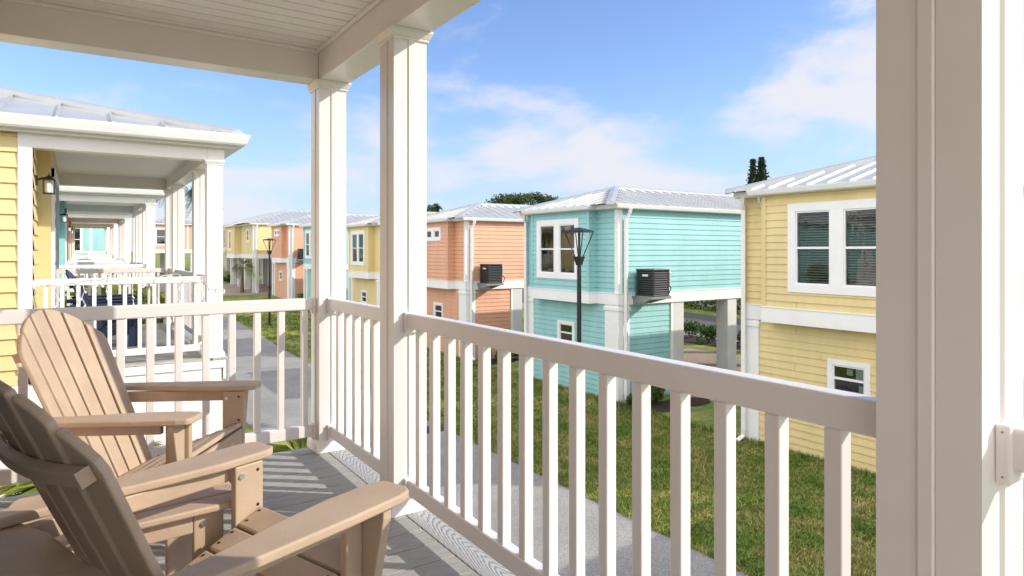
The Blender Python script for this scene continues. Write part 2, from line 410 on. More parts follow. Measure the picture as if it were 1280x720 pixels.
def post_profile(w):
    """square wrap with a raised strip with a seam on each face"""
    pts = []
    a, b, c, d = .40*w, .44*w, .57*w, .60*w; e = .0055
    base = [(0,0),(a,0),(b,-e),(c,-e),(c+.002,0.003),(d,0)]
    for k in range(4):
        for x, y in base:
            X, Y = x-w/2, y-w/2
            for _ in range(k): X, Y = -Y, X
            pts.append((X, Y))
    return pts
def porch_post(parent, x0, y0, w, zb, zt, detail=True):
    cx, cy = x0+w/2, y0+w/2
    p = MB(); prof = post_profile(w)
    p.prism(prof, (cx, cy, (zb+zt)/2), (1,0,0), (0,1,0), zt-zb)
    o = p.build('post', VINYL, parent)
    def collar(name, z, steps):
        m = MB()
        for (h0, h1, e0, e1) in steps:
            a = w/2+e0; b = w/2+e1
            m.add([(cx-a,cy-a,z+h0),(cx+a,cy-a,z+h0),(cx+a,cy+a,z+h0),(cx-a,cy+a,z+h0),(cx-b,cy-b,z+h1),(cx+b,cy-b,z+h1),(cx+b,cy+b,z+h1),(cx-b,cy+b,z+h1)],
                  [(0,3,2,1),(4,5,6,7),(0,1,5,4),(1,2,6,5),(2,3,7,6),(3,0,4,7)])
        m.build(name, VINYL, o, bevel=.003)
    collar('post_cap', zt-.05, [(0,.012,.008,.010),(.0121,.038,.010,.024),(.0381,.0498,.025,.025)])
    collar('base_trim', zb, [(.0005,.045,.022,.020),(.0451,.075,.020,.008)])
    return o

def wall_lantern(parent, x, y, z):
    k = .70
    m = MB(); m.box(x, x+.015, y-.045, y+.045, z-.05, z+.05); m.tube([(x+.015,y,z+.01),(x+.06,y,z+.03),(x+.105,y,z+.03)], .010, 6)
    cx = x+.11; a = .056
    m.add([(cx-a,y-a,z+.012),(cx+a,y-a,z+.012),(cx+a,y+a,z+.012),(cx-a,y+a,z+.012),(cx-.014,y-.014,z+.055),(cx+.014,y-.014,z+.055),(cx+.014,y+.014,z+.055),(cx-.014,y+.014,z+.055)],
          [(0,3,2,1),(4,5,6,7),(0,1,5,4),(1,2,6,5),(2,3,7,6),(3,0,4,7)])
    m.tube([(cx,y,z+.055),(cx,y,z+.085)], [.010,.003], 6)
    b = a*.84
    for sx in (-1,1):
        for sy in (-1,1): m.tube([(cx+sx*b,y+sy*b,z+.012),(cx+sx*b,y+sy*b,z-.125)], .005, 5)
    m.box(cx-b-.006,cx+b+.006,y-b-.006,y+b+.006,z-.135,z-.123)
    o = m.build('wall_lantern', BLACK, parent)
    g = MB(); g.tube([(cx,y,z-.12),(cx,y,z-.02)], .032, 12); g.build('lamp_glass', FROST, o)

# ------------------------------------------------------------------ the houses on the camera's side
XI, XO, PW = 1.185, 1.349, .164     # inner / outer face of the porch post line, post width
XW = -.395                            # wall of the porch
RX = (XI+XO)/2                        # centre line of the front railing
def porch_house(idx, y0, posts, y1, siding, label, group, separate=True, fascia_yellow=True, own=False, dz=0.0):
    t = thing('cottage', label, 'house', (0,0,0), 0, group)
    zd = ZD+dz; zb = zd+2.22; zc = zd+2.396; g0 = ground((y0+y1)/2)-.05
    # main body, siding on the two sides and the porch wall
    w = MB()
    siding_wall(w, 'y', y0+.02, -9, XW-.112, zd-.11, zb+.14, -1)
    siding_wall(w, 'y', y1-.02, -9, XW-.112, zd-.11, zb+.14, 1)
    siding_wall(w, 'x', XW, y0+.02, y1-.02, zd, zc, 1)
    siding_wall(w, 'x', -9, y0+.02, y1-.02, zd-.11, zb+.14, -1)
    w.build('wall', siding, t)
    b = MB(); yb0, yb1 = y0+.79, (y1-.5 if not own else y0+2.9)
    b.box(XW+.001, XW+.13, yb0, yb1, zd+.002, zc-.002); bb = b.build('bump_out', siding, t)
    # door in the bump-out
    dm = MB(); xq = XW+.13
    ya, yz = yb0+.06, yb0+2.0
    dm.box(xq+.001, xq+.03, ya, ya+.10, zd+.003, zd+2.12); dm.box(xq+.001, xq+.03, yz-.10, yz, zd+.003, zd+2.12); dm.box(xq+.001, xq+.032, ya, yz, zd+2.02, zd+2.13)
    d = dm.build('door', TRIM, t)
    dg = MB(); dg.box(xq+.002, xq+.012, ya+.10, yz-.10, zd+.05, zd+2.02); dg.build('door_glass', mat('door_glass', (.05,.06,.065), .06), d)
    # corner boards, base skirt panels, lower storey
    for ya, yb in ((y0-.006, y0+.05), (y1-.05, y1+.006)):
        c = MB(); c.box(XW-.112, XW+.004, ya, yb, zd-.002, zb+.14); c.build('corner_board', TRIM, t, bevel=.003)
    s = MB()
    for k in range(8):
        a = -9+k*(XO+9)/8; e = a+(XO+9)/8-.012
        s.box(a, e, y0+.0, y0+.03, g0, zd-.115); s.box(a, e, y1-.03, y1, g0, zd-.115)
    n = 4
    for k in range(n):
        a = y0+.03+k*(y1-y0-.06)/n; e = a+(y1-y0-.06)/n-.012
        s.box(XO-.03, XO, a, e, g0, zd-.115)
    s.box(-8.9, XO-.05, y0+.04, y1-.04, g0, g0+.02)
    s.build('skirting', TRIM, t)
    # deck: boards along X, grained edge board along Y
    dk = MB(); y = y0+.008; rs = random.Random(idx)
    while y < y1-.02:
        e = min(y+.141, y1-.008); dk.box(XW+.001, XI+.048, y, e, zd-.026, zd - rs.random()*.0008); y += .146
    deck = dk.build('deck', DECK, t, bevel=.003)
    eb = MB(); eb.box(XI+.053, XO+.05, y0-.02, y1+.02, zd-.026, zd-.0004); eb.build('edge_board', GRAIN, deck, bevel=.003)
    fb = MB(); fb.box(XO+.002, XO+.03, y0-.018, y1+.018, zd-.24, zd-.028); fb.box(XW, XO, y0-.018, y0+.008, zd-.112, zd-.028); fb.box(XW, XO, y1-.008, y1+.018, zd-.112, zd-.028)
    fb.build('rim_board', VINYL, deck)
    # posts
    for p in posts: porch_post(t, XI, p, PW, zd, zb)
    # beams and ceiling
    bm_ = MB(); bx1 = XO+.016
    bm_.box(XI, bx1, y0-.004, y1+.004, zb, zd+2.50)
    bm_.box(XW, XI-.001, y0-.004, y0+.155, zb+.001, zd+2.50); bm_.box(XW, XI-.001, y1-.155, y1+.004, zb+.001, zd+2.50)
    beam = bm_.build('beam', VINYL, t, bevel=.004)
    ce = MB(); y = y0+.155
    while y < y1-.156:
        e = min(y+.10, y1-.155); ce.box(XW, XI-.001, y+.0045, e-.0045, zc, zc+.02); y += .10
    ce.box(XW, XI-.001, y0+.155, y1-.155, zc+.012, zc+.024)
    ceil = ce.build('ceiling', SOFFIT, t, bevel=.002)
    tr = MB(); q = .02
    tr.box(XI-.001-q, XI-.0015, y0+.155, y1-.155, zc-q, zc-.0005); tr.box(XW, XI-.001-q, y0+.1555, y0+.155+q, zc-q, zc-.0005); tr.box(XW, XI-.001-q, y1-.155-q, y1-.1555, zc-q, zc-.0005)
    tr.build('ceiling_trim', SOFFIT, ceil, bevel=.004)
    # soffit, gutter, roof
    ov = .10; ex0, ex1, ey0, ey1 = -9.1, bx1+ov, y0-ov, y1+ov
    so = MB(); so.box(ex0, ex1, ey0, y0-.0045, zb+.14, zb+.155); so.box(ex0, ex1, y1+.0045, ey1, zb+.14, zb+.155); so.box(bx1+.0005, ex1, y0-.0045, y1+.0045, zb+.14, zb+.155)
    so.box(ex0, ex1, ey0-.001, ey0+.02, zb+.1555, zb+.275); so.box(ex0, ex1, ey1-.02, ey1+.001, zb+.1555, zb+.275); so.box(ex1-.02, ex1+.001, ey0+.0205, ey1-.0205, zb+.1555, zb+.275)
    so.build('soffit', GUTTER, t)
    gm = MB(); gutter_run(gm, [(ex0, ey0-.002), (ex1+.002, ey0-.002), (ex1+.002, ey1+.002), (ex0, ey1+.002)], zb+.168)
    gm.build('gutter', GUTTER, t)
    hip_roof(t, ex0-.02, ex1+.03, ey0-.03, ey1+.03, zb+.282, .275, seam=.47)
    # railings
    yp = [(p, p+PW) for p in posts]
    for i in range(len(posts)-1):
        ph = 1.002 if own and i == 1 else None
        railing(t, (RX, yp[i][1]), (RX, yp[i+1][0]), zd, BALU, separate=separate, phase=ph, bracket=separate)
    ys0, ys1 = posts[0]+PW/2, posts[-1]+PW/2
    railing(t, (XW+.004, ys0), (XI, ys0), zd, BALU, separate=separate, bracket=separate)
    railing(t, (XW+.004, ys1), (XI, ys1), zd, BALU, separate=separate, phase=(1.12 if own else None), pitch=(.135 if own else .137), bracket=separate)
    if idx < 4 and not own: wall_lantern(t, XW+.016, y0+.36, zd+1.93)
    return t

own_posts = [-.66, .446, 2.755, 3.858]
porch_house(99, -.66, own_posts, 4.022, siding_mat('pale_peach_siding', (.88,.65,.53)), 'porch with white posts, grey deck and taupe chairs in the foreground', 'cottages with porches in one row', own=True)
offs = [0, 1.01, 3.24, 4.21]; W0 = 4.374; PER = 7.98
specs = [(YEL, 'yellow cottage next door with string lights on its porch railing'),
         (AQUA, 'aqua cottage with porch just behind the yellow one next door'),
         (PEACH, 'third porch in the row, with peach wall beyond the aqua one'),
         (YEL, 'fourth porch in the row, small between the white beams'),
         (YEL, 'last and smallest of the porches seen down the row')]
for k, (m, lab) in enumerate(specs):
    y0 = 7.96+PER*k
    porch_house(k, y0, [y0+o for o in offs], y0+W0, m, lab, 'cottages with porches in one row', separate=(k < 2), dz=ground(y0+2)*.6)

# ------------------------------------------------------------------ the stilt houses across the lawn
HX = 12.33
def downspout(parent, pts):
    m = MB(); pts = [Vector(p) for p in pts]
    m.tube(pts, .062, 4); return m.build('downspout', GUTTER, parent)

def ac_unit(x, y, z, label):
    t = thing('air_conditioner', label, 'air conditioner', (x, y, z), 0, 'air conditioners on wall brackets')
    w, d, h = .60, .66, .74
    m = MB()
    for sx in (0, 1):
        for sy in (0, 1): m.box(sx*(w-.05), sx*(w-.05)+.05, sy*(d-.05), sy*(d-.05)+.05, .04, h-.04)
    m.box(-.008, w+.008, -.008, d+.008, 0, .045); m.box(-.01, w+.01, -.01, d+.01, h-.05, h)
    m.build('housing', ACM, t, bevel=.012)
    l = MB(); z0 = .07
    while z0 < h-.09:
        l.add([(-.006,.05,z0),(-.006,d-.05,z0),(.03,d-.05,z0+.045),(.03,.05,z0+.045)], [(0,1,2,3)])
        l.add([(.05,-.006,z0),(w-.05,-.006,z0),(w-.05,.03,z0+.045),(.05,.03,z0+.045)], [(0,1,2,3)])
        l.add([(w+.006,.05,z0),(w+.006,d-.05,z0),(w-.03,d-.05,z0+.045),(w-.03,.05,z0+.045)], [(0,1,2,3)])
        z0 += .062
    l.build('louvre_panel', ACM, t)
    c = MB(); c.box(.04, w-.04, .04, d-.04, .04, h-.03); c.build('coil', ACDARK, t)
    b = MB(); b.box(-.012, -.008, .20, .42, h-.20, h-.145); b.build('badge', BADGE, t)
    s = MB(); s.box(w+.002, w+.05, -.015, .16, h*.40, h-.08); s.build('service_box', BADGE, t, bevel=.005)
    hs = MB(); hs.tube([(w+.02,.05,.30),(w+.16,.08,.22),(w+.20,.2,.05),(w+.08,.35,-.05),(w-.1,d+.1,-.06)], .014, 6); hs.build('hose', DARKM, t)
    return t

def cyl_rows(y, x0, x1): pass

def stilt_house(y0, siding, label, win='double', low='closed', depth=10.2, ac=True, reflection_sheet=False, zoff=0.0, ws=0.0, width=4.35, X=None, blinds=False, group='stilt houses across the lawn'):
    t = thing('stilt_house', label, 'house', (0,0,0), 0, group)
    HX = X if X is not None else 12.33
    g = ground(y0)+zoff; y1 = y0+width; X0, X1 = HX, HX+depth
    zu0, zu1 = g+3.02, g+5.36; zb0, zb1 = g+2.71, g+3.02          # upper storey, band
    by0, by1, bx = (y0+.9, y0+3.68, HX-.29) if width < 5 else (y0+width*.55, y1-.3, HX-.5)                        # bay
    holes = []
    W = MB()
    if win == 'double':
        holes = win_unit(t, 'x', bx, -1, y0+1.34+ws, y0+3.40+ws, g+3.37, g+5.16, .165, blinds=blinds, mull=y0+2.37+ws)
    elif win == 'single':
        holes = win_unit(t, 'x', bx, -1, y0+1.42, y0+3.40, g+3.37, g+5.16, .165, mw=.10, mull=y0+2.4)
    elif win == 'small':
        holes = win_unit(t, 'x', bx, -1, y0+1.5, y0+2.9, g+4.62, g+5.16, .13, sash=False, mull=y0+2.2)
    elif win == 'slim':
        holes = win_unit(t, 'x', bx, -1, y1-2.3, y1-1.2, g+3.35, g+5.1, .14)
        holes2 = win_unit(t, 'x', X0, -1, y0+1.5, y0+2.4, g+4.0, g+5.1, .14)
    siding_wall(W, 'x', bx, by0, by1, zu0, zu1, -1, holes)
    siding_wall(W, 'x', X0, y0+.13, by0, zu0, zu1, -1, holes2 if win == 'slim' else ()); siding_wall(W, 'x', X0, by1, y1-.02, zu0, zu1, -1)
    siding_wall(W, 'y', by0, bx, X0, zu0, zu1, -1); siding_wall(W, 'y', by1, bx, X0, zu0, zu1, 1)
    hy = []
    if win == 'slim': hy = win_unit(t, 'y', y0, -1, X0+2.2, X0+3.6, g+3.6, g+5.1, .12)
    siding_wall(W, 'y', y0, X0+.13, X1, zu0, zu1, -1, hy); siding_wall(W, 'y', y1, X0, X1, zu0, zu1, 1); siding_wall(W, 'x', X1, y0, y1, zu0, zu1, 1)
    W.build('upper_wall', siding, t)
    cb = MB()
    cb.box(X0-.022, X0+.004, y0-.022, y0+.13, zu0, zu1); cb.box(X0+.0045, X0+.13, y0-.022, y0+.004, zu0, zu1)
    cb.build('corner_board', TRIM, t, bevel=.004)
    for q in ((X0-.022, X0+.1, y1-.02, y1+.022), (X1-.1, X1+.022, y0-.022, y0+.004)):
        cb = MB(); cb.box(*q, zu0, zu1); cb.build('corner_board', TRIM, t, bevel=.004)
    for yy in (by0+.02, by1-.02):
        c2 = MB(); c2.box(bx-.03, bx+.0, yy-.05, yy+.05, zu0, zu1); c2.build('bay_corner_board', siding, t)
    bd = MB(); e = .035
    def band(z0, z1, e):
        bd.box(bx-e, X0-e-.0005, by0-e, by1+e, z0, z1)
        bd.box(X0-e, X1+e, y0-e, y1+e, z0, z1)
    band(zb0, zb1-.002, e)
    bd.box(bx-e-.012, X0-e-.013, by0-e-.012, by1+e+.012, zb1-.0015, zb1+.022); bd.box(X0-e-.012, X1+e+.012, y0-e-.012, y1+e+.012, zb1-.0015, zb1+.0215)
    bd.build('floor_band', TRIM, t, bevel=.004)
    # lower storey
    def stilt(x, y, w=.44, l=.44): 
        m = MB(); m.box(x, x+w, y, y+l, g-.3, zb0-.001); m.build('stilt', CEMENT, t, bevel=.01)
    if low == 'closed':
        lx1 = HX+2.08
        hl = win_unit(t, 'x', HX+.02, -1, y0+1.90+ws, y0+2.74+ws, g+1.36, g+2.08, .10)
        L = MB(); siding_wall(L, 'x', HX+.02, y0+.56, y1-.35, g+.06, zb0, -1, hl); siding_wall(L, 'y', y0+.05, HX+.43, lx1, g+.06, zb0, -1)
        siding_wall(L, 'y', y1-.05, HX+.43, lx1, g+.06, zb0, 1); siding_wall(L, 'x', lx1, y0+.06, y1-.06, g+.06, zb0, 1)
        L.build('lower_wall', siding, t)
        fo = MB(); fo.box(HX+.035, lx1-.01, y0+.07, y1-.07, g-.3, g+.058); fo.box(HX+.005, HX+.03, y0+.57, y1-.36, g-.3, g+.06); fo.build('foundation', CEMENT, t)
        for ya, yb in ((y0-.005, y0+.55), (y1-.345, y1+.005)):
            pi = MB(); pi.box(HX-.01, HX+.42, ya, yb, g-.3, zb0-.001); pi.box(HX-.035, HX+.445, ya-.025, yb+.025, zb0-.16, zb0-.06)
            pi.build('corner_pilaster', TRIM, t, bevel=.006)
        xs = [lx1+.10, HX+4.62]
        jm = MB(); jm.box(lx1+.002, lx1+.10, y0-.0, y0+.12, g-.2, zb0-.001); jm.build('jamb', TRIM, t)
    else: xs = [HX+.0, HX+2.5, HX+4.9]
    xs.append(X1-.5)
    for x in xs:
        for y in (y0+.0, y1-.44) if low == 'closed' else (y0, y0+.36*width, y0+.68*width, y1-.44): stilt(x, y)
    un = MB(); un.box(X0+.05, X1-.05, y0+.05, y1-.05, zb0+.02, zb0+.05); un.build('underside', TRIM, t)
    # eave
    ov = .12; ze = zu1
    so = MB()
    so.box(X0-ov, X1+ov, y0-ov, y1+ov, ze, ze+.02); so.box(bx-ov, X0-ov-.0005, by0-ov, by1+ov, ze, ze+.0195)
    so.box(X0-ov, X1+ov, y0-ov, y1+ov, ze+.0205, ze+.115); so.box(bx-ov, X0-ov-.0005, by0-ov, by1+ov, ze+.0205, ze+.1148)
    so.build('soffit', GUTTER, t)
    gm = MB(); o = ov+.002
    gutter_run(gm, [(X0-o, y1+o), (X0-o, by1+o), (bx-o, by1+o), (bx-o, by0-o), (X0-o, by0-o), (X0-o, y0-o), (X1+o, y0-o), (X1+o, y1+o), (X0-o, y1+o)], ze+.012)
    gt = gm.build('gutter', GUTTER, t)
    hip_roof(t, bx-ov-.04, X1+ov+.05, y0-ov-.05, y1+ov+.05, ze+.135, .30, seam=.41)
    # downspouts
    xo = X0+.20; yo = y0-.09
    downspout(gt, [(xo+.06, yo-.13, ze+.03), (xo+.05, yo-.10, ze-.10), (xo, yo, ze-.30), (xo, yo, g+.25), (xo, yo-.02, g+.10), (xo+.02, yo-.22, g+.04)])
    downspout(gt, [(X0-.20, y1-.10, ze+.03), (X0-.18, y1-.08, ze-.08), (X0-.09, y1-.02, ze-.25), (X0-.09, y1-.02, g+.25), (X0-.11, y1-.02, g+.10), (X0-.34, y1-.04, g+.04)])
    downspout(gt, [(X0-.16, by1+.18, ze+.02), (X0-.16, by1+.16, ze-.12), (X0-.10, by1+.10, ze-.20), (X0-.01, by1+.08, ze-.22)])
    if ac:
        br = MB(); ax, az = X0+.50, zb1-.05
        for k in (0, .54):
            br.prism([(0,0),(-.78,0),(-.78,-.06),(-.10,-.24),(0,-.24)], (ax+.04+k, y0-.036, az), (0,1,0), (0,0,1), .035)
        br.box(ax-.06, ax+.68, y0-.84, y0-.78, az-.07, az); br.box(ax-.06, ax+.68, y0-.14, y0-.08, az-.06, az-.001)
        br.build('wall_bracket', BRACKET, t)
    if reflection_sheet:
        cu = MB(); n = 18
        for i in range(n):
            a, b = y0+2.55+i*.035, y0+2.55+(i+1)*.035; xa, xb = (bx+.10+.02*(i%2)), (bx+.10+.02*((i+1)%2))
            cu.quad((xa,a,g+4.35),(xb,b,g+4.35),(xb,b,g+5.05),(xa,a,g+5.05))
        cu.build('reflection_sheet', REFLECTION, t)  # pleated green sheet standing in for a reflection in the pane
    return t, g, y0

OY = [4.85, 13.30, 21.78, 30.22, 38.7, 47.1]
stilt_house(-3.6, AQUA, 'aqua stilt house just past the nearest yellow one, beyond the right post', ac=False)
h0 = stilt_house(OY[0], YEL, 'nearest yellow house on the right, blinds in its double window', blinds=True, ac=False, ws=-.30)
h1 = stilt_house(OY[1], AQUA, 'aqua stilt house with double window between the yellow and peach ones')
h2 = stilt_house(OY[2], PEACH, 'peach stilt house with air conditioner between the two white foreground posts\' right and the aqua house', 'small')
h2[0]['label'] = 'peach stilt house directly left of the big aqua house'
h3 = stilt_house(OY[3], YEL, 'yellow house seen between the two foreground porch posts, green sheet for a reflection in its window', 'single', ac=False, reflection_sheet=True)
h4 = stilt_house(OY[4], AQUA, 'distant aqua house half hidden behind the corner porch post', 'double', ac=False)
h5 = stilt_house(OY[5], PEACH, 'distant peach house behind the far black lamp post', 'small')
h6 = stilt_house(53.7, YEL, 'far yellow house raised on open white stilts', 'slim', low='open', ac=False, width=8.4, X=11.3)
h7 = stilt_house(71.0, TAN, 'farthest tan house, left of the yellow house on stilts', 'slim', low='open', ac=False, width=9.0, X=13.9)
for (h, lab) in ((h1, 'black air conditioner on a bracket on the aqua wall'), (h2, 'black air conditioner on a bracket on the peach wall left of the aqua house'), (h5, 'small far air conditioner on the distant peach house')):
    ac_unit(HX+.54, h[2]-.80, h[1]+2.972, lab)

mb = MB(); mb.box(HX+.12, HX+.34, OY[0]+4.36, OY[0]+4.47, 1.05, 1.42); mb.tube([(HX+.23, OY[0]+4.41, 1.42), (HX+.23, OY[0]+4.41, 2.7)], .022, 8); mb.tube([(HX+.23, OY[0]+4.41, 1.05), (HX+.23, OY[0]+4.41, 0)], .022, 8)
mb.build('meter_box', BRACKET, h0[0], bevel=.004)
# papers in the windows
def sheet(name, m, axis_x, y0, y1, z0, z1, parent):
    b = MB(); b.box(axis_x, axis_x+.004, y0, y1, z0, z1); return b.build(name, m, parent)
sheet('window_paper', PAPER, HX-.29+.03, OY[1]+1.78, OY[1]+2.06, 4.78, 4.95, h1[0])
sheet('window_notice', NOTE, HX+.02+.03, OY[0]+1.72, OY[0]+1.90, 1.74, 1.95, h0[0])
sheet('window_notice', NOTE, HX+.02+.03, OY[0]+1.96, OY[0]+2.08, 1.80, 1.92, h0[0])
sheet('window_notice', NOTE, HX+.02+.06, OY[0]+1.74, OY[0]+1.86, 1.50, 1.62, h0[0])

# houses closing the lane at the far end
def far_house(x0, x1, y0, depth, siding, zf, label, wins):
    t = thing('far_cottage', label, 'house', (0,0,0), 0, 'cottages closing the far end of the lane')
    ze = zf+2.4; g = ground(y0)-.3
    holes = []
    for a0, a1, z0, z1 in wins: holes += win_unit(t, 'y', y0, -1, a0, a1, z0, z1, .12)
    w = MB(); siding_wall(w, 'y', y0, x0, x1, zf, ze, -1, holes); siding_wall(w, 'x', x1, y0, y0+depth, zf, ze, 1); siding_wall(w, 'x', x0, y0, y0+depth, zf, ze, -1); siding_wall(w, 'y', y0+depth, x0, x1, zf, ze, 1)
    w.build('wall', siding, t)
    b = MB(); b.box(x0-.04, x1+.04, y0-.04, y0+depth+.04, zf-.32, zf-.002); b.build('floor_band', TRIM, t)
    for x in (x0, (x0+x1)/2-.2, x1-.44):
        for y in (y0, y0+depth-.44):
            s = MB(); s.box(x, x+.44, y, y+.44, g, zf-.321); s.build('stilt', CEMENT, t)
    for xa in (x0-.02, x1-.12, x0+.82*(x1-x0)):
        c = MB(); c.box(xa, xa+.14, y0-.022, y0+.01, zf, ze); c.build('corner_board', TRIM, t)
    so = MB(); so.box(x0-.25, x1+.25, y0-.25, y0+depth+.25, ze, ze+.12); so.build('soffit', GUTTER, t)
    hip_roof(t, x0-.3, x1+.3, y0-.3, y0+depth+.3, ze+.125, .30)
    return t
far_house(-4.2, 1.6, 53.5, 8, AQUA, 3.85, 'tiny aqua cottage seen through the white porch tunnel', [(-.65, .15, 4.1, 5.9)])
far_house(5.2, 9.4, 70, 9, PEACH, 4.35, 'far peach cottage seen between the white posts of the porch next door', [(5.9, 7.0, 4.75, 6.4)])

# ------------------------------------------------------------------ furniture
def chair_meshes(pm):
    """an Adirondack chair; x forward, origin on the floor under the front edge"""
    t = bpy.data.objects.new('adirondack_chair', None); COL.objects.link(t); t.empty_display_size = .2
    bev = .006
    def arc(cx, cy, r, a0, a1, n): return [(cx+r*math.cos(R(a0+(a1-a0)*i/n)), cy+r*math.sin(R(a0+(a1-a0)*i/n))) for i in range(n+1)]
    for s in (1, -1):
        # arm: paddle outline (x, y)
        out = [(-.72,.385*s),(-.735,.37*s),(-.735,.335*s),(-.70,.318*s),(-.42,.290*s),(-.26,.262*s),(-.12,.245*s),(.03,.248*s),(.058,.256*s),(.072,.275*s),(.074,.355*s),(.058,.378*s),(.02,.388*s),(-.15,.392*s),(-.40,.388*s)]
        a = MB(); tilt = .018
        a.prism(out, (0,0,.538), (1,0,tilt), (0,1,0), .026)
        arm = a.build('armrest', pm, t, bevel=.007, seg=3)
        u = MB(); u.prism([(-.66,-.05),(-.077,-.05),(-.077,0),(-.66,0)], (0, .297*s, .523), (1,0,tilt), (0,0,1), .025); u.build('arm_rail', pm, arm, bevel=.004)
        k = MB(); k.prism([(0,0),(.085*s,0),(.085*s,-.03),(.035*s,-.26),(0,-.26)], (-.01, .2815*s, .523), (0,1,0), (0,0,1), .030); k.build('arm_bracket', pm, arm, bevel=.004)
        l = MB(); l.box(-.075, .022, min(.252*s,.280*s), max(.252*s,.280*s), .0, .5225); leg = l.build('front_leg', pm, t, bevel=.005)
        b = MB()
        yf = .252*s; yi = yf-.006*s
        for (bx_, bz) in ((-.055,.49),):
            b.tube([(bx_, yf+.001*s, bz), (bx_, yi, bz)], [.011,.009], 10)
        b.build('bolt', STEEL, leg)
        sc = MB()
        for (bx_, bz) in ((.002,.497),(.002,.385)): sc.tube([(bx_, yf+.001*s, bz), (bx_, yf-.0012*s, bz)], .0055, 8)
        sc.build('screw', DARKM, leg)
        g = MB(); g.prism([(0,.345),(0,.235),(-.36,.10),(-.66,0),(-.86,0),(-.875,.025),(-.60,.115),(-.46,.165)], (0,.232*s,0), (1,0,0), (0,0,1), .030); g.build('stringer', pm, t, bevel=.005)
    # seat slats, following the stringer
    zf = lambda x: .350 + .405*x
    n = 5; pitch = .092
    for i in range(n):
        x1 = .016-i*pitch; x0 = x1-.083
        m = MB(); y = .25
        if i < 2: y = .2505
        m.prism([(x0, -y),(x1, -y),(x1, y),(x0, y)], (0,0,.362), (1,0,.405), (0,1,0), .021)
        sl = m.build('seat_slat', pm, t, bevel=.006)
        sc = MB()
        for sy in (-1,1):
            for xx in (x0+.02, x1-.02): sc.tube([(xx, sy*.232, zf(xx)+.018), (xx, sy*.232, zf(xx)+.0245)], .0055, 8)
        sc.build('screw', DARKM, sl)
    m = MB(); m.box(.001, .022, -.25, .25, .245, .345); m.build('front_apron', pm, t, bevel=.006)
    # fan back
    th = R(24); u = Vector((0,1,0)); v = Vector((-math.sin(th), 0, math.cos(th))); nn = Vector((math.cos(th),0,math.sin(th)))
    base = Vector((-.428, 0, .180)); H = .832
    top = lambda w: H - 2.35*w*w
    dish = lambda w: .5*w*w
    for i in range(6):
        c = i-2.5; b0, b1 = c*.080-.0345, c*.080+.0345; t0, t1 = c*.099-.0430, c*.099+.0430
        ed = lambda b, tt, h: b + (tt-b)*h/H
        k = 4; crown = [(t0+(t1-t0)*j/k) for j in range(k+1)]
        outl = [(b0,0),(b1,0)] + [(ed(b1,t1,top(w)) if j == k else (ed(b0,t0,top(w)) if j == 0 else w), top(w)) for j, w in reversed(list(enumerate(crown)))]
        wm = c*.095; ang = math.atan(2*.5*wm)
        uu = (u*math.cos(ang) + nn*math.sin(ang))
        o = base + nn*dish(wm) - uu*wm + u*wm
        m = MB(); m.prism(outl, o, uu, v, .022); m.build('back_slat', pm, t, bevel=.006, seg=2)
    def curved_brace(h, half, ht, back, thick):
        m = MB(); N = 10; ring = []
        for j in range(N+1):
            w = -half+2*half*j/N; p = base + v*h + u*w + nn*(dish(w)-.012-back)
            ring.append([p - nn*thick - v*ht/2, p - v*ht/2, p + v*ht/2, p - nn*thick + v*ht/2])
        for j in range(N): m.add(ring[j]+ring[j+1], [(a, (a+1)%4, (a+1)%4+4, a+4) for a in range(4)])
        m.add(ring[0], [(3,2,1,0)]); m.add(ring[-1], [(0,1,2,3)]); return m
    curved_brace(.640, .258, .036, .001, .028).build('back_brace', pm, t, bevel=.005)
    m = MB(); m.prism([(-.725,-.365),(-.615,-.365),(-.590,-.20),(-.598,0),(-.590,.20),(-.615,.365),(-.725,.365),(-.740,.20),(-.745,0),(-.740,-.20)], (0,0,.499), (1,0,0), (0,1,0), .026); m.build('lower_brace', pm, t, bevel=.006)
    m = MB(); m.box(-.485, -.462, -.215, .215, .10, .175); m.build('rear_support', pm, t, bevel=.005)
    return t
def place_chair(o, x, y, rz, label, group, z=ZD):
    o.location = (x, y, z); o.rotation_euler = (0,0,rz); tag(o, label, 'chair', group)
ch1 = chair_meshes(POLY); ch2 = copy_tree(ch1)
place_chair(ch1, .562, 1.965, R(20), 'nearest taupe slatted garden chair, seen from behind', 'taupe garden chairs on the deck')
place_chair(ch2, .50, 3.14, R(-33), 'taupe slatted garden chair by the side railing, back facing us from farther off', 'taupe garden chairs on the deck')
ch2['label'] = 'farther taupe slatted garden chair, standing against the side railing'
ch3 = chair_meshes(NAVY); ch4 = copy_tree(ch3)
place_chair(ch3, .62, 9.75, R(-8), 'navy blue slatted chair on the porch next door, in front', 'navy chairs on the porch next door')
place_chair(ch4, .60, 11.1, R(-5), 'second navy chair on the porch next door, hidden behind the first', 'navy chairs on the porch next door')

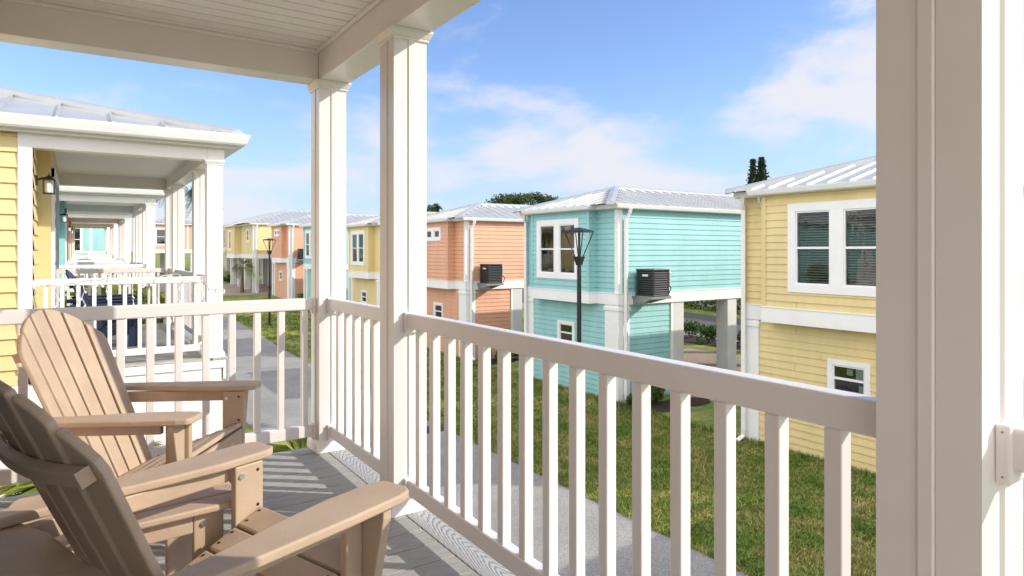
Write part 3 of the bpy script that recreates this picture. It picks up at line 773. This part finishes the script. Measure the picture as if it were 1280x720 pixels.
def side_table(x, y, rz):
    t = thing('side_table', 'low taupe side table with rounded end between the two taupe chairs', 'table', (x, y, ZD), rz)
    h = .405; n = 5; wd = .088
    for i in range(n):
        c = (i-2)*.094
        def L(yv): return .24 + .07*math.sqrt(max(0, 1-(yv/.245)**2))
        pts = []
        ys = [c-wd/2+wd*j/4 for j in range(5)]
        pts = [(L(yy), yy) for yy in ys] + [(-L(yy), yy) for yy in reversed(ys)]
        m = MB(); m.prism(pts, (0,0,h-.011), (1,0,0), (0,1,0), .022); m.build('top_slat', POLY, t, bevel=.006)
    for sx in (-1,1):
        for sy in (-1,1):
            m = MB(); m.box(sx*.20-.045, sx*.20+.045, sy*.185-.013, sy*.185+.013, 0, h-.023); lg = m.build('leg', POLY, t, bevel=.005)
            b = MB(); b.tube([(sx*.20-.015, sy*.185-.012, h-.06), (sx*.20-.015, sy*.185-.020, h-.06)], [.011,.009], 10); b.build('bolt', STEEL, lg)
    for sy in (-1,1):
        m = MB(); m.box(-.154, .154, sy*.185-.012, sy*.185+.012, h-.085, h-.024); m.build('apron', POLY, t, bevel=.004)
side_table(.12, 2.42, R(6))

# ------------------------------------------------------------------ string lights on the porch next door
def string_lights():
    t = thing('string_lights', 'white string lights wound along the railing and post of the yellow cottage', 'string lights')
    m = MB(); y = 7.96+PW/2-.04; pts = []
    rs = random.Random(3); x = XW+.1
    bulbs = []
    while x < XI:
        pts.append((x, y-.0-.012*rs.random(), ZD+.90 + .035*math.sin(x*9)+rs.uniform(-.03,.02))); x += .07
    for i in range(26):
        a = i/25*2*math.pi*1.3; z = ZD+.88-.28*i/25
        pts.append((XI+PW/2+.115*math.cos(a+2.4), 7.96+PW/2+.115*math.sin(a+2.4), z))
    m.tube(pts, .004, 4); m.build('wire', WIRE, t)
    b = MB()
    for p in pts[::2]: 
        q = Vector(p)+Vector((rs.uniform(-.02,.02), -.01, -.03)); b.tube([p, q], [.003,.008], 5)
    structure(b.build('bulbs', FROST, t), 'stuff')
    for i in range(7):
        b = MB(); x = XW+.2+i*.22; z = ZD+.86; b2 = [(x,y-.01,z)]
        for k in range(5): b2.append((x+rs.uniform(-.03,.03), y-.01, z-.07*(k+1)))
        m2 = MB(); b.tube(b2, .003, 4)
        for p in b2[1:]: b.tube([p, (p[0]+rs.uniform(-.015,.015), p[1]-.008, p[2]-.02)], [.004,.008], 5)
        b.build('light_strand', FROST, t)
string_lights()

# ------------------------------------------------------------------ lamp posts
def lamp_post(x, y, h, label):
    g = ground(y)
    t = thing('lamp_post', label, 'street lamp', (x, y, g), R(20), 'black lamp posts by the path')
    p = MB(); p.tube([(0,0,0),(0,0,h-1.0),(0,0,h-.80)], [.058,.050,.048], 14); p.tube([(0,0,.0),(0,0,.06)], .13, 16); p.build('pole', BLACK, t, smooth=False)
    hd = MB(); zt = h-.06; a = .25
    hd.add([(-a,-a,zt),(a,-a,zt),(a,a,zt),(-a,a,zt),(-.04,-.04,zt+.075),(.04,-.04,zt+.075),(.04,.04,zt+.075),(-.04,.04,zt+.075)], [(0,3,2,1),(4,5,6,7),(0,1,5,4),(1,2,6,5),(2,3,7,6),(3,0,4,7)])
    hd.box(-a,a,-a,a,zt-.035,zt-.0005)
    hd.build('lamp_hood', BLACK, t, bevel=.005)
    cg = MB()
    for sx in (-1,1):
        for sy in (-1,1): cg.tube([(sx*(a-.02), sy*(a-.02), zt-.04), (sx*.06, sy*.06, zt-.60)], .013, 6)
    cg.add([(-.10,-.10,zt-.58),(.10,-.10,zt-.58),(.10,.10,zt-.58),(-.10,.10,zt-.58),(-.05,-.05,zt-.78),(.05,-.05,zt-.78),(.05,.05,zt-.78),(-.05,.05,zt-.78)], [(0,1,2,3),(7,6,5,4),(0,4,5,1),(1,5,6,2),(2,6,7,3),(3,7,4,0)])
    cg.tube([(0,0,zt-.04),(0,0,zt-.58)], .028, 8)
    cg.build('lamp_cage', BLACK, t)
    return t
lamp_post(9.42, 11.45, 4.72, 'near black lamp post standing before the aqua house')
lamp_post(8.4, 36.0, 4.6, 'far black lamp post beside the path at the left')

# ------------------------------------------------------------------ ground, path, lawn
def strip(name, x0, x1, y0, y1, z, m, ny=60, nx=1):
    mb = MB()
    for i in range(ny):
        a, b = y0+(y1-y0)*i/ny, y0+(y1-y0)*(i+1)/ny
        for j in range(nx):
            c, d = x0+(x1-x0)*j/nx, x0+(x1-x0)*(j+1)/nx
            mb.quad((c,a,ground(a)+z),(d,a,ground(a)+z),(d,b,ground(b)+z),(c,b,ground(b)+z))
    return structure(mb.build(name, m))
mb = MB(); ys = [-1500,-300,-60,0,24]+[24+3*i for i in range(1,30)]+[115,130,160,220,400,1600]
gz = lambda y: ground(min(y, 110))
for a, b in zip(ys, ys[1:]):
    mb.quad((-1500,a,gz(a)),(1500,a,gz(a)),(1500,b,gz(b)),(-1500,b,gz(b)))
structure(mb.build('ground', TURF))
strip('path', 3.4, 7.2, -12, 75, .012, PATH, 90)
mb = MB(); 
strip('driveway', 14.6, 22.0, 11.6, 19.2, .012, PAVER, 8)
strip('far_driveway', 8.9, 24, 52.4, 63.5, .016, PAVER, 8)
strip('street', 27, 34, -20, 110, .012, ASPH, 60)
strip('pavement', 25.2, 26.9, -20, 110, .03, PATH, 60)

def disc(name, cx, cy, rx, ry, m, z=.03, n=26):
    b = MB(); rs = random.Random(int(cx*10)); vs = [(cx,cy,ground(cy)+z+.05)]
    for i in range(n):
        a = 2*math.pi*i/n; k = 1+rs.uniform(-.08,.08); vs.append((cx+rx*k*math.cos(a), cy+ry*k*math.sin(a), ground(cy)+z-.02))
    b.add(vs, [(0, i+1, (i+1)%n+1) for i in range(n)]); return structure(b.build(name, m))
disc('mulch_bed', 12.7, 12.55, 1.15, .62, MULCH)
disc('mulch_bed', 14.0, 12.4, .9, .5, MULCH)
disc('mulch_bed', 12.9, 21.0, 1.3, .62, MULCH)
disc('mulch_bed', 12.9, 29.5, 1.3, .6, MULCH)
disc('mulch_bed', 24.2, 19.5, 1.0, 4.5, MULCH)

# grass blades on the lawn in view: thousands of single triangles in one object
def lawn():
    def patch(n, x0, x1, y0, y1, hmin, hmax, wid, tuft=7, sp=.035):
        k = n//tuft; cx = np.repeat(RNG.uniform(x0, x1, k), tuft); cy = np.repeat(RNG.uniform(y0, y1, k), tuft); ch = np.repeat(RNG.uniform(.55, 1.25, k), tuft); n = k*tuft
        return cx+RNG.normal(0, sp, n), cy+RNG.normal(0, sp, n), RNG.uniform(hmin, hmax, n)*ch, np.full(n, wid)*RNG.uniform(.6, 1.3, n)
    parts = [patch(150000, 7.25, 12.3, 1.5, 13, .03, .085, .009), patch(70000, 7.25, 12.3, 13, 24, .03, .085, .013), patch(26000, 7.25, 12.3, 24, 46, .03, .09, .022)]
    n1 = 9000; parts.append((7.2+np.abs(RNG.normal(0,.05,n1))-.03, RNG.uniform(1.5,30,n1), RNG.uniform(.04,.10,n1), np.full(n1,.009)))
    n1 = 12000; parts.append((12.32-np.abs(RNG.normal(0,.10,n1)), RNG.uniform(2,32,n1), RNG.uniform(.06,.16,n1), np.full(n1,.010)))
    X = np.concatenate([p[0] for p in parts]); Y = np.concatenate([p[1] for p in parts]); Hh = np.concatenate([p[2] for p in parts]); Wd = np.concatenate([p[3] for p in parts])
    G = np.where(Y > 24, .041*(Y-24)**2/(np.maximum(Y-24,0)+10), 0)
    n = len(X); a = RNG.uniform(0, 6.283, n); lean = RNG.uniform(.2, 1.3, n)*Hh; la = RNG.uniform(0, 6.283, n)
    V = np.zeros((n,3,3), np.float32)
    V[:,0] = np.stack([X-np.cos(a)*Wd, Y-np.sin(a)*Wd, G], 1); V[:,1] = np.stack([X+np.cos(a)*Wd, Y+np.sin(a)*Wd, G], 1)
    V[:,2] = np.stack([X+np.cos(la)*lean, Y+np.sin(la)*lean, G+Hh], 1)
    mesh_from_tris('grass', V, BLADE, None, 'stuff')
def mesh_from_tris(name, V, m, parent, kind=None):
    n = len(V); k = V.shape[1]; me = bpy.data.meshes.new(name)
    me.vertices.add(n*k); me.vertices.foreach_set('co', V.reshape(-1).astype(np.float32))
    me.loops.add(n*k); me.loops.foreach_set('vertex_index', np.arange(n*k, dtype=np.int32))
    me.polygons.add(n); me.polygons.foreach_set('loop_start', np.arange(n, dtype=np.int32)*k)
    me.materials.append(m); me.update(calc_edges=True); me.validate()
    o = bpy.data.objects.new(name, me); COL.objects.link(o)
    if parent: o.parent = parent
    if kind: o['kind'] = kind
    return o
lawn()

# utility box lid by the path
t = thing('utility_box', 'dark utility box lid set in the ground at the edge of the path', 'utility box', (6.85, 13.75, ground(13)))
b = MB(); b.box(-.35,.35,-.22,.22,-.1,.05); b.build('box_rim', mat('dark_plastic', (.05,.05,.052), .7), t, bevel=.02)
b = MB(); b.box(-.31,.31,-.18,.18,.051,.062); b.build('lid', mat('dark_lid', (.035,.036,.04), .6, bump=.3, bscale=80), t, bevel=.006)

# ------------------------------------------------------------------ planting
def leaf_cloud(centers, radii, n, size, flat=1.0, shell=.5):
    """n leaf quads scattered through ellipsoid clumps"""
    C = np.array(centers); Rr = np.array(radii); w = Rr[:,0]*Rr[:,1]*Rr[:,2]; w = w**.67; idx = RNG.choice(len(C), n, p=w/w.sum())
    d = RNG.normal(size=(n,3)); d /= np.linalg.norm(d,axis=1)[:,None]; r = (shell+(1-shell)*RNG.random(n))[:,None]
    P = C[idx] + d*r*Rr[idx]
    nrm = RNG.normal(size=(n,3)) + d*.8; nrm /= np.linalg.norm(nrm,axis=1)[:,None]
    a = np.cross(nrm, RNG.normal(size=(n,3))); a /= np.linalg.norm(a,axis=1)[:,None]; b = np.cross(nrm, a)
    s = size*RNG.uniform(.6,1.3,n)[:,None]
    return np.stack([P-a*s, P-b*s*.45, P+a*s, P+b*s*.45], 1)
def shrub(x, y, r, h, label, n=900, leaf=.055, m=None):
    g = ground(y); t = thing('shrub', label, 'shrub', (x, y, g), 0, 'green shrubs by the houses')
    rs = random.Random(int(x*100+y)); C, S = [], []
    for i in range(9):
        a = rs.uniform(0,6.28); k = rs.uniform(0,.65)*r
        C.append((k*math.cos(a), k*math.sin(a), h*rs.uniform(.3,.75))); S.append((r*.42, r*.42, h*.30))
    mesh_from_tris('foliage', leaf_cloud(C, S, n, leaf), m or SHRUB, t)
    st = MB()
    for i in range(6):
        c = C[i]; st.tube([(0,0,-.05),(c[0]*.5,c[1]*.5,c[2]*.6),c], [.018,.012,.006], 5)
    st.build('stem', BARK, t)
shrub(12.95, 12.62, .5, .62, 'leafy green shrub in the mulch at the corner of the aqua house', 1500)
shrub(12.3, 12.7, .28, .42, 'small low shrub next to the downspout of the aqua house', 500)
for i, (x, y) in enumerate(((12.7, 21.0), (13.5, 20.95), (14.2, 20.9))):
    shrub(x, y, .45, .55, ['shrub at the corner of the peach house, leftmost of three', 'middle shrub of the three in front of the peach house', 'rightmost of three shrubs in front of the peach house'][i], 700)
for i, (x, y) in enumerate(((12.8, 29.4), (13.6, 29.4))): shrub(x, y, .45, .6, ['shrub below the downspout of the yellow house between the posts', 'second shrub behind the first at the yellow house between the posts'][i], 500)
shrub(13.2, 46.3, .8, .7, 'shrub at the foot of the distant peach house', 500, .09)
shrub(18.6, 12.3, .55, .75, 'shrub beside the white stilt at the right end of the aqua house', 700)
shrub(16.2, 10.9, .5, .9, 'bush in the gap between the aqua house and the nearest yellow house', 600)
for i in range(4):
    shrub(23.6+(i%2)*.7, 16.6+i*1.5, .7, .95, ['dark bush beyond the open stilts of the aqua house, nearest', 'round dark bush beyond the stilts, second from the right', 'dark bush beyond the stilts, third from the right', 'dark bush beyond the stilts, at the left'][i], 700, .08)
for i in range(3):
    shrub(10.6+.9*i, 63.4+.2*i, .65, .8, ['low round bush beside the far stilts, leftmost', 'low round bush beside the far stilts, middle of three', 'low round bush beside the far stilts, rightmost'][i], 300, .12)

def frond_tris(base, az, length, rise, droop, nleaf, ll, lw, V):
    """one arching frond as leaflet quads"""
    pts = []; N = 14
    for i in range(N+1):
        s = i/N; r = length*(s*math.cos(rise) ); 
        z = length*(s*math.sin(rise)) - droop*s*s*length
        pts.append(Vector((base[0]+math.cos(az)*r, base[1]+math.sin(az)*r, base[2]+z)))
    side = Vector((-math.sin(az), math.cos(az), 0))
    for i in range(N): 
        a, b = pts[i], pts[i+1]; w = side*(.012*(1-i/N)+.003); V.append([a-w, a+w, b+w, b-w])
    for k in range(nleaf):
        s = .18+.82*k/nleaf; j = min(N-1, int(s*N)); p = pts[j].lerp(pts[j+1], s*N-j); d = (pts[j+1]-pts[j]).normalized()
        l = ll*math.sin(math.pi*(.15+.8*s))*random.uniform(.85,1.1)
        for sg in (-1,1):
            dirv = (side*sg*.75 + d*.75 + Vector((0,0,random.uniform(.05,.35)))).normalized()
            tip = p + dirv*l + Vector((0,0,-.22*l)); mid = p + dirv*l*.5
            wv = d*lw
            V.append([p, mid-wv, tip, mid+wv])
def palm(x, y, h, nf, fl, label, name='palm_tree', trunk=True, m=None, ll=.42, lw=.026, stems=1, spread=.35, group='palms', rise=(25,75), droop=.75):
    g = ground(y); t = thing(name, label, 'palm', (x, y, g), 0, group)
    V = []; tk = MB()
    for s in range(stems):
        a = random.uniform(0,6.28); k = spread*random.random() if stems > 1 else 0
        bx, by = k*math.cos(a), k*math.sin(a); hh = h*random.uniform(.7,1.05) if stems > 1 else h
        tk.tube([(bx*.5,by*.5,-.1),(bx*.8,by*.8,hh*.5),(bx,by,hh)], [.06+.02*(stems==1),.045,.03] if stems > 1 else [.16,.12,.10], 8)
        for i in range(nf):
            frond_tris((bx,by,hh), random.uniform(0,6.28), fl*random.uniform(.8,1.1), R(random.uniform(*rise)), droop*random.uniform(.7,1.2), 22, ll, lw, V)
    mesh_from_tris('crown', np.array([[list(p) for p in q] for q in V]), m or FROND, t)
    tk.build('trunk', BARK, t)
# clumping palms between the cottages on this side
palm(.5, 5.6, 2.3, 14, .95, 'areca palm in the gap below the side railing of the near porch', 'areca_palm', stems=4, spread=.5, rise=(40,80), droop=.7)
palm(1.2, 5.45, 2.2, 14, .85, 'areca palm beside the corner of the near deck', 'areca_palm', stems=4, spread=.4, rise=(40,80), droop=.7)
palm(.65, 13.9, 2.9, 11, 1.5, 'tall areca palm behind the porch next door', 'areca_palm', stems=5, spread=.6, rise=(45,82), droop=.6)
palm(1.5, 13.6, 2.9, 10, 1.5, 'areca palm at the outer corner behind the porch next door', 'areca_palm', stems=4, spread=.4, rise=(45,82), droop=.6)
palm(1.2, 29.8, 2.9, 9, 1.4, 'small areca palm far down the porch row', 'areca_palm', stems=4, spread=.5)
palm(10.6, 54.2, 2.0, 16, 1.5, 'short palm beside the far yellow house on stilts', 'palm_tree', droop=.9, rise=(0,70))
palm(8.8, 85, 10.0, 22, 3.2, 'tall palm behind the far peach cottage', 'palm_tree', ll=.9, lw=.06, droop=1.0, rise=(-10,70), m=TREE)
palm(13.0, 92, 9.5, 22, 3.0, 'second tall palm right of the far peach cottage', 'palm_tree', ll=.9, lw=.06, droop=1.0, rise=(-10,70), m=TREE)
palm(36.1, 72.0, 8.0, 16, 1.3, 'palm top showing over the peach house roof', 'palm_tree', ll=.7, lw=.06, droop=1.0, rise=(-10,70), m=TREE)

def tree(x, y, h, r, label, n, leaf, group='trees behind the houses'):
    t = thing('broad_tree', label, 'tree', (x, y, ground(min(y,100))), 0, group); rs = random.Random(int(x*7+y)); C, S = [], []; tk = MB()
    tk.tube([(0,0,-.2),(.1,0,h*.3),(0,.1,h*.6)], [.4,.32,.2], 9)
    for i in range(24):
        a = rs.uniform(0,6.28); k = r*math.sqrt(rs.random()); z = h*(.95-.24*(k/r)**2-rs.uniform(0,.28)*rs.random())
        C.append((k*math.cos(a), k*math.sin(a), z)); q = r*rs.uniform(.16,.30); S.append((q, q, q*.42))
        tk.tube([(0,.05,h*.5),(C[-1][0]*.5,C[-1][1]*.5,(h*.5+z)/2),C[-1]], [.14,.08,.03], 5)
    tk.build('trunk', BARK, t); mesh_from_tris('crown', leaf_cloud(C, S, n, leaf, shell=.25), TREE, t)
tree(42.9, 61.6, 10.4, 6.2, 'broad dark tree rising behind the peach and aqua roofs', 7500, .17)
tree(18.6, 83.7, 6.6, 2.0, 'far tree behind the roofs at the left', 1800, .2)
tree(-3, 100, 8.0, 6, 'far tree beyond the porch row', 3000, .3)

def norfolk(x, y, h, label, r=.62):
    t = thing('norfolk_pine', label, 'pine tree', (x, y, 0), 0, 'narrow pines over the roof'); tk = MB(); tk.tube([(0,0,-.2),(0,0,h)], [.2,.02], 8)
    V = []; rs = random.Random(int(x*9)); z = h*.3
    while z < h-.05:
        f = min(1, (h-z)/2.6); rr = r*(.28+.72*f)*rs.uniform(.8,1.15); k = 7; a0 = rs.uniform(0,6)
        for j in range(k):
            a = a0+j*6.283/k+rs.uniform(-.2,.2); tip = Vector((rr*math.cos(a), rr*math.sin(a), z+.25*rr))
            tk.tube([(0,0,z), tuple(tip)], [.03,.012], 4)
            for q in range(15):
                sc = rs.uniform(.1,1.05); p = Vector((0,0,z)).lerp(tip, sc); d = Vector((rs.uniform(-1,1), rs.uniform(-1,1), rs.uniform(-.5,1))).normalized()*rs.uniform(.16,.30); w = d.cross(Vector((.3,.5,.2))).normalized()*.07
                V.append([p-w, p+w, p+d+w*.5, p+d-w*.5])
        z += rs.uniform(.17,.30)
    tk.build('trunk', BARK, t); mesh_from_tris('crown', np.array([[list(p) for p in q] for q in V]), PINE, t)
norfolk(68.9, 50.3, 15.5, 'narrow dark pine, the left one of the pair over the yellow roof', .62)
norfolk(69.9, 49.8, 15.8, 'narrow dark pine, the right one of the pair over the yellow roof', .72)

# ------------------------------------------------------------------ street side seen under the aqua house
t = thing('entry_stair', 'white outdoor stair with railing seen through the open stilts', 'stair', (0,0,0))
m = MB()
for i in range(12): m.box(23.0, 24.2, 24.6-i*.27, 24.6-i*.27+.28, i*.21, i*.21+.21-.001)
m.build('steps', CEMENT, t)
for x in (22.95, 24.25):
    r = MB(); r.tube([(x,24.7,.95),(x,24.7-12*.27,12*.21+.95)], .05, 6)
    for i in range(18): 
        yy = 24.7-i*.18; zz = i*.14; r.tube([(x,yy,zz),(x,yy,zz+.95)], .022, 5)
    r.build('stair_railing', TRIM, t)
t = thing('street_house', 'pale grey house across the street beyond the stilts', 'house', (0,0,0))
m = MB(); siding_wall(m, 'x', 38, 2, 40, 0, 5, -1); m.box(38.02, 46, 2, 40, -.2, 4.98); m.build('wall', mat('pale_grey_siding', (.5,.5,.5), .7), t)
m = MB()
for i in range(9): m.box(37.93, 37.985, 5+i*4, 6.4+i*4, 1.0, 2.3)
m.build('window', mat('dark_pane', (.03,.035,.04), .1), t)
hip_roof(t, 37.6, 46.5, 1.6, 40.4, 5.0, .25)
t = thing('hedge', 'clipped green hedge across the street', 'hedge', (0,0,0))
mesh_from_tris('foliage', leaf_cloud([(36.2, 4+i*.7, .7) for i in range(46)], [(.6,.7,.75)]*46, 9000, .11), SHRUB, t)

# ------------------------------------------------------------------ light, sky, camera
EL = R(31); SX, SY = .77, -.638           # horizontal direction towards the sun
sun = bpy.data.lights.new('sun', 'SUN'); sun.energy = 2.0; sun.angle = R(.53); sun.color = (1.0, .93, .82)
so = bpy.data.objects.new('sun', sun); COL.objects.link(so)
d = Vector((-SX*math.cos(EL), -SY*math.cos(EL), -math.sin(EL))); so.rotation_euler = d.to_track_quat('-Z', 'Y').to_euler(); so.location = (20,-20,30)
world = bpy.data.worlds.new('World'); scene.world = world; world.use_nodes = True
nt = world.node_tree; n = nt.nodes; L = nt.links; bg = n['Background']
sky = n.new('ShaderNodeTexSky'); sky.sky_type = 'NISHITA'; sky.sun_disc = False; sky.sun_elevation = EL; sky.sun_rotation = math.atan2(SX, SY); sky.air_density = 1.0; sky.dust_density = .3; sky.ozone_density = 4.5
tc = n.new('ShaderNodeTexCoord')
def M(op, a=None, b=None, c=None):
    x = n.new('ShaderNodeMath'); x.operation = op
    for i, v in enumerate((a,b,c)):
        if v is None: continue
        if isinstance(v, (int,float)): x.inputs[i].default_value = v
        else: L.new(v, x.inputs[i])
    return x.outputs[0]
mp = n.new('ShaderNodeMapping'); mp.inputs['Scale'].default_value = (1,1,2.6); mp.inputs['Location'].default_value = (.35,.1,.0); L.new(tc.outputs['Generated'], mp.inputs['Vector'])
nz = n.new('ShaderNodeTexNoise'); nz.inputs['Scale'].default_value = 4.6; nz.inputs['Detail'].default_value = 9; nz.inputs['Roughness'].default_value = .56; nz.inputs['Distortion'].default_value = .25; L.new(mp.outputs['Vector'], nz.inputs['Vector'])
def direction(px, py):
    f = 814.; yaw = math.atan(540/814.); l = (px-640)/f; s, c = math.sin(yaw), math.cos(yaw)
    return Vector((s+l*c, c-l*s, (314-py)/f)).normalized()
def lobe(px, py, rad, sz=1.8):
    """soft cloud bank in one part of the sky (a direction, not a screen place)"""
    v = n.new('ShaderNodeVectorMath'); v.operation = 'SUBTRACT'; L.new(tc.outputs['Generated'], v.inputs[0]); v.inputs[1].default_value = direction(px, py)
    s = n.new('ShaderNodeVectorMath'); s.operation = 'MULTIPLY'; L.new(v.outputs[0], s.inputs[0]); s.inputs[1].default_value = (1,1,sz)
    ln = n.new('ShaderNodeVectorMath'); ln.operation = 'LENGTH'; L.new(s.outputs[0], ln.inputs[0])
    mr = n.new('ShaderNodeMapRange'); mr.interpolation_type = 'SMOOTHSTEP'; mr.inputs['From Min'].default_value = 0; mr.inputs['From Max'].default_value = rad; mr.inputs['To Min'].default_value = 1; mr.inputs['To Max'].default_value = 0; L.new(ln.outputs['Value'], mr.inputs['Value'])
    return mr.outputs[0]
lob = M('ADD', M('MULTIPLY', lobe(1060,122,.26,1.9), 2.0), M('ADD', M('MULTIPLY', lobe(735,170,.24,1.8), 1.1), M('ADD', M('MULTIPLY', lobe(830,200,.26,1.6), .95), M('ADD', M('MULTIPLY', lobe(585,180,.30,1.8), 1.0), M('MULTIPLY', lobe(335,225,.34,1.6), 1.1)))))
band = n.new('ShaderNodeSeparateXYZ'); L.new(tc.outputs['Generated'], band.inputs[0])
low = n.new('ShaderNodeMapRange'); low.interpolation_type = 'SMOOTHSTEP'; low.inputs['From Min'].default_value = 0.0; low.inputs['From Max'].default_value = .22; low.inputs['To Min'].default_value = .26; low.inputs['To Max'].default_value = .0; L.new(band.outputs[2], low.inputs['Value'])
tot = M('ADD', M('MULTIPLY', lob, .53), low.outputs[0])
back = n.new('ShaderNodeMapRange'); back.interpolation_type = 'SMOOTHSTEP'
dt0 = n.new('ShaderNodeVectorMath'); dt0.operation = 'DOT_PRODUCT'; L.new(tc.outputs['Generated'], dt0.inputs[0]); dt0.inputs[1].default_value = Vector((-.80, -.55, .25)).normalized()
L.new(dt0.outputs['Value'], back.inputs['Value']); back.inputs['From Min'].default_value = -.3; back.inputs['From Max'].default_value = .3; back.inputs['To Max'].default_value = 1.15  # extra cloud cover out of view, added so the shaded sides get more fill
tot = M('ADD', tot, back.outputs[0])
nz2 = M('MULTIPLY_ADD', nz.outputs['Fac'], 1.9, -.45)
dens = M('ADD', nz2, M('MULTIPLY', M('SUBTRACT', tot, .5), .42))
msk = n.new('ShaderNodeMapRange'); msk.interpolation_type = 'SMOOTHSTEP'; msk.inputs['From Min'].default_value = .36; msk.inputs['From Max'].default_value = .92; msk.inputs['To Max'].default_value = .95; L.new(dens, msk.inputs['Value'])
mix = n.new('ShaderNodeMixRGB'); L.new(msk.outputs[0], mix.inputs['Fac']); hs = n.new('ShaderNodeHueSaturation'); hs.inputs['Hue'].default_value = .509; hs.inputs['Saturation'].default_value = 1.0; hs.inputs['Value'].default_value = 1.0; L.new(sky.outputs['Color'], hs.inputs['Color']); hz = n.new('ShaderNodeMapRange'); hz.interpolation_type = 'SMOOTHSTEP'; hz.inputs['From Min'].default_value = -.02; hz.inputs['From Max'].default_value = .26; hz.inputs['To Min'].default_value = .72; hz.inputs['To Max'].default_value = 0; L.new(band.outputs[2], hz.inputs['Value'])
hm = n.new('ShaderNodeMixRGB'); L.new(hz.outputs[0], hm.inputs['Fac']); L.new(hs.outputs['Color'], hm.inputs['Color1']); hm.inputs['Color2'].default_value = (1.95,2.45,4.1,1); L.new(hm.outputs['Color'], mix.inputs['Color1']); cr = n.new('ShaderNodeMapRange'); cr.interpolation_type = 'SMOOTHSTEP'   # unseen clouds behind the camera, brightened to add fill to the shade
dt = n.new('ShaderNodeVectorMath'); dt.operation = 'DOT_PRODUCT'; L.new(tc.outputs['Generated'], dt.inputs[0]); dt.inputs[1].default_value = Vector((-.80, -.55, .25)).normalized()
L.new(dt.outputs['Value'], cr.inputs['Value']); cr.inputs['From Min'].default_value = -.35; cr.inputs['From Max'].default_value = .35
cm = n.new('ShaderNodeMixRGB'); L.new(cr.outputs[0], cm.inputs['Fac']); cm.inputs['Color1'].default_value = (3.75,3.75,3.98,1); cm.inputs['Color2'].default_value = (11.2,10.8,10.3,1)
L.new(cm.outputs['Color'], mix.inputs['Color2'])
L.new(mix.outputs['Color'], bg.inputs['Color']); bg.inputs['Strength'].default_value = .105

cam = bpy.data.cameras.new('camera'); co = bpy.data.objects.new('camera', cam); COL.objects.link(co)
co.location = (0,0,ZC); co.rotation_euler = (R(90), 0, -math.atan(540/814.))
cam.sensor_width = 36; cam.lens = 36*814/1280; cam.shift_y = -(360-314)/1280; cam.clip_start = .05; cam.clip_end = 4000
scene.camera = co
scene.view_settings.view_transform = 'Standard'; scene.view_settings.look = 'None'; scene.view_settings.exposure = 1.14; scene.view_settings.gamma = 1
scene.cycles.max_bounces = 8; scene.cycles.diffuse_bounces = 5; scene.cycles.transparent_max_bounces = 12
